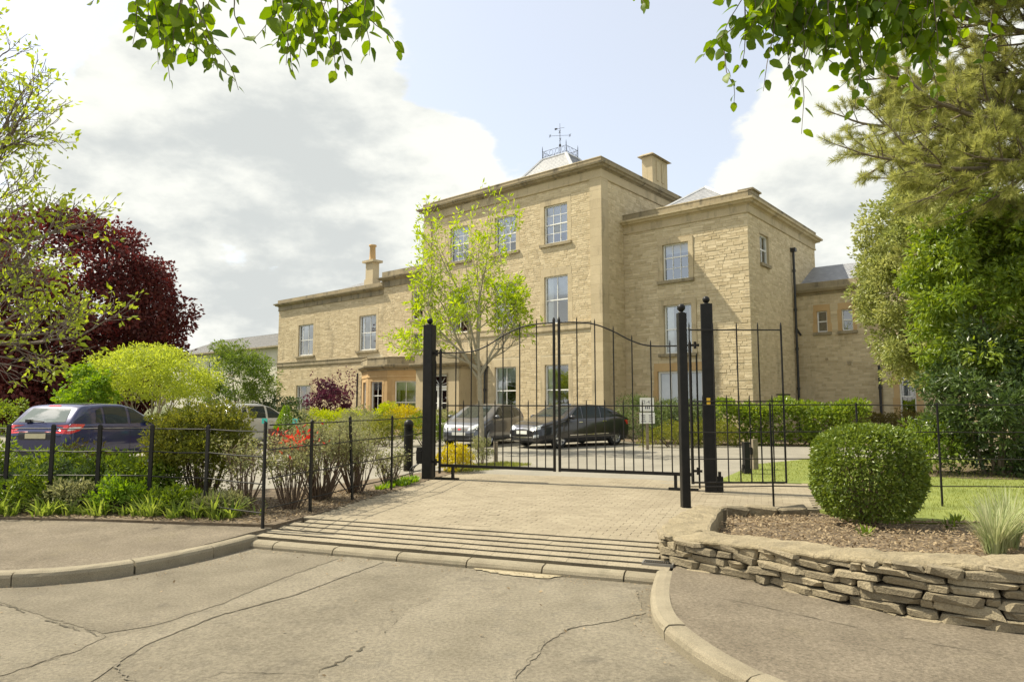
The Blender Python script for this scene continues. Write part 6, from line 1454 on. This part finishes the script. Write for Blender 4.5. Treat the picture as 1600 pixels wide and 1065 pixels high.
# lawn turf blades, leaf litter, bark chips
def scatter(name, label, polys, n, size, m, flat=False, z=0.0, wid=.5, cat='grass', up=1.6):
    P = []
    xs = [p[0] for p in polys]; ys = [p[1] for p in polys]
    while len(P) < n:
        x, y = rng.uniform(min(xs),max(xs)), rng.uniform(min(ys),max(ys))
        if inpoly(x, y, polys): P.append((x,y,z(x,y) if callable(z) else z))
    P = np.array(P); D = rdir(n); D[:,2] = np.abs(D[:,2])*.25 if flat else np.abs(D[:,2])+up
    N = None
    if flat: N = unit(np.array([0,0,1.])+rng.normal(size=(n,3))*.35)
    o = leaves(name, P, unit(D), size*rng.uniform(.5,1.3,n), m, None, wid, .05, None, N); tag(o, label, cat, None, 'stuff'); return o
reseed(152)
scatter('lawn_grass', 'short mown grass of the lawn beyond the side gate', [(4.4,10.0),(5.1,11.2),(5.75,12.9),(4.3,13.0),(4.2,13.5),(5.98,16.7),(8.18,18.4),(16,18.6),(16,8.6),(6.2,8.8),(4.7,9.1)], 42000, .045, L_['turf'], z=.004, wid=.16)
reseed(153)
scatter('verge_grass', 'scruffy green verge inside the gate below the young tree', [(-1.5,14.9),(-1.3,16.2),(-.2,17.2),(.5,16.6),(-.2,15.6),(-.9,14.9)], 5000, .07, L_['turf'], z=0, wid=.16)
reseed(154)
scatter('bark_chips', 'brown bark chips and dry leaves covering the bed behind the wall', [(2.2,7.4),(2.6,8.6),(3.0,9.5),(4.25,9.55),(4.6,9.0),(6.5,8.7),(8,8.4),(8,5.2),(5.4,5.1),(4.0,5.9),(3.2,6.6),(2.6,7.2)], 17000, .045, L_['dead'], True, lambda x, y: .06 if y < 8.2 else .06-.1*min(1,(y-8.2)/.6)+.02, .45, 'bark chips')
reseed(155)
scatter('leaf_litter', 'dry brown leaf litter under the fence shrubs', [(-8.5,9.15),(-5.2,8.95),(-4.2,8.7),(-3.1,8.5),(-2.75,8.95),(-2.6,9.5),(-2.3,10.7),(-1.95,11.9),(-2.8,12),(-4,10.6),(-8.5,10.8)], 6500, .05, L_['dead'], True, .012, .5, 'leaf litter')
reseed(156)
scatter('gutter_litter', 'scattered dry leaves and petals along the kerb and apron', [(-4.9,6.2),(-3.7,6.55),(-3.2,7.3),(-2.95,7.75),(-2.9,7.9),(1.3,6.35),(1.2,5.9),(1.0,5.0),(1.1,4.5),(.95,4.4),(.9,5.4),(1.1,6.2),(-2.7,7.55),(-3.3,6.6),(-4.9,5.95)], 500, .02, L_['dead'], True, -.158, .55, 'leaf litter')
reseed(157)
scatter('road_litter', 'few fallen leaves lying on the road and drive', [(-4.5,5),(-2.5,7.4),(1,6.2),(.8,4),(-3,3.6)], 45, .032, L_['dead'], True, -.157, .6, 'leaf litter')
reseed(111)
# --- beech boughs hanging over the road from a tree at the right
reseed(158)
t = thing('beech_tree', 'green beech boughs hanging down over the road with large toothed leaves', 'tree', (5.6,3.35,-.1))
O = np.array([5.6,3.35,-.1]); B = []
B.append(([np.array(p, float) for p in ((0,0,-.2),(.05,.0,1.5),(-.05,-.1,3.2),(0,-.1,5.0),(.1,.1,7.0))], [.26,.23,.2,.16,.1]))
def limb(pts, r0, r1):
    P = [np.array(tuple(p)) for p in smooth_poly([tuple(np.array(q)-O) for q in pts], 5)]; B.append((P, list(np.linspace(r0, r1, len(P)))))
limb([(5.6,3.3,3.4),(4.6,3.3,4.1),(3.4,3.35,4.4),(2.4,3.4,4.25),(1.6,3.4,3.95),(1.1,3.42,3.68)], .08, .010)
limb([(5.6,3.25,4.6),(4.2,2.9,6.0),(2.2,2.8,6.9),(.2,3.0,6.6),(-1.0,3.3,5.3),(-1.6,3.4,4.3),(-1.95,3.4,3.65)], .08, .009)
limb([(3.4,3.35,4.4),(2.6,3.45,4.1),(2.15,3.5,3.7)], .03, .008); limb([(.2,3.0,6.6),(.5,3.3,5.0),(.6,3.42,3.66)], .025, .005); limb([(-.4,3.15,6.1),(-.85,3.4,4.7),(-1.0,3.5,3.66)], .025, .006)
me_l = []
for q in range(6):      # toothed oval leaf with a bent midrib, about 30 faces
    rg = random.Random(q); V = []; F = []; n = 7; bend = rg.uniform(.12,.35); fold = rg.uniform(.05,.22)
    for i in range(n):
        f = i/(n-1); w = .34*math.sin(math.pi*min(1,f**.8))**.8*(1+(.07 if i % 2 else -.05)); z = -bend*f*f
        V += [(-w, f, z+fold*w), (0, f, z), (w, f, z+fold*w)]
    for i in range(n-1): F += [[3*i,3*i+1,3*i+4,3*i+3],[3*i+1,3*i+2,3*i+5,3*i+4]]
    me_l.append(mesh_np('leaf', V, F, L_['beech'], [rg.random()]*len(F), True))
nl = 0; bulk = []
def spray(p0, d0, L, leafn, s0=.080, thick=False):
    """hanging twig with alternate leaves"""
    global nl
    p = np.array(p0, float)-O; d = unit(np.array(d0, float)); n = 8; pts = [p.copy()]
    for i in range(n):
        d = unit(d+rng.normal(size=3)*.12+np.array([0,0,-.06])); p = p+d*L/n; pts.append(p.copy())
    B.append((pts, list(np.linspace(.0045,.0015,len(pts)))))
    for k in range(leafn):
        f = (k+.6)/leafn*n; i = min(n-1, int(f)); b = pts[i]+(pts[i+1]-pts[i])*(f-i); dd = unit(pts[min(i+1,n)]-pts[i]); side = unit(np.cross(dd, np.array([0,-1.,.2])))*(1 if k % 2 else -1)
        g_ = unit(dd*.55+side*.75+rng.normal(size=3)*.28+np.array([0,0,-.35])); s_ = s0*rng.uniform(.65,1.25)*(1-.35*(k/leafn)**2)
        q = Vector(g_).to_track_quat('Y', 'Z'); nrm = rng.normal()*.9
        if nl < 300:
            o = bpy.data.objects.new('leaf', me_l[rng.integers(6)]); link(o, t); o.location = Vector(b)+Vector(g_)*.008; o.rotation_mode = 'QUATERNION'; o.rotation_quaternion = q @ Matrix.Rotation(nrm, 3, 'Y').to_quaternion(); o.scale = (s_, s_, s_); nl += 1
        else: bulk.append((b, g_, s_))
# leaf sprays: right bough (dense), left bough, middle wisp
for (x, z, L, k) in ((1.66,4.40,.62,11),(1.72,4.42,.42,8),(1.9,4.45,.70,12),(2.02,4.45,.55,11),(2.12,4.5,.95,13),(2.2,4.5,.7,12),(2.35,4.5,.62,11),(2.5,4.5,.86,12),(2.6,4.5,.72,12),(2.72,4.5,.95,14),(2.85,4.5,.72,12),(2.95,4.5,.55,10),(3.1,4.5,.45,9),(2.3,4.5,.45,9),(2.65,4.55,.5,9),(2.42,4.55,.48,9),(.80,4.50,.40,6),(.92,4.52,.22,4),
                     (-2.70,4.45,.40,9),(-2.58,4.45,.62,11),(-2.42,4.40,.55,9),(-2.30,4.42,.85,11),(-2.5,4.5,.35,8),(-2.0,4.45,.36,5),(-1.78,4.5,.42,6),(-1.58,4.5,.55,9),(-1.42,4.5,.66,10),(-1.30,4.5,.62,10),(-1.15,4.5,.40,8),(-1.5,4.5,.38,8),(-1.0,4.5,.3,5)):
    spray((x*.716, 3.4+rng.normal()*.12, 1.48+(z-1.48)*.716), (rng.normal()*.25+(.1 if x > 0 else .12), rng.normal()*.1, -1), L*(.78 if x > 1 else .716), k)
for k in range(190):      # the rest of the boughs, above and around
    f = rng.random(); x = rng.choice([rng.uniform(1.75,3.3), rng.uniform(-2.75,-2.2), rng.uniform(-1.8,-1.0), rng.uniform(2.0,5.5)], p=[.56,.13,.13,.18]); y = 3.4+rng.normal()*.18
    spray((x*.716, y, rng.uniform(3.55,4.0)), (rng.normal()*.5, rng.normal()*.4, -.7), rng.uniform(.22,.42), 8, .09)
wood('trunk', B, M['bark'], t)
if bulk:
    V = []; F = []; rn = []
    base = np.array([v.co[:] for v in me_l[0].vertices]); bf = np.array([list(p.vertices) for p in me_l[0].polygons])
    for (b, g_, s_) in bulk:
        mt = (Vector(g_).to_track_quat('Y', 'Z') @ Matrix.Rotation(rng.normal()*.9, 3, 'Y').to_quaternion()).to_matrix(); k = len(V)*len(base)
        V.append(base@np.array(mt).T*s_+b); F.append(bf+k); rn += [rng.random()]*len(bf)
    o = obj('crown', np.concatenate(V), np.concatenate(F), L_['beech'], t, rn, True); o['kind'] = 'stuff'
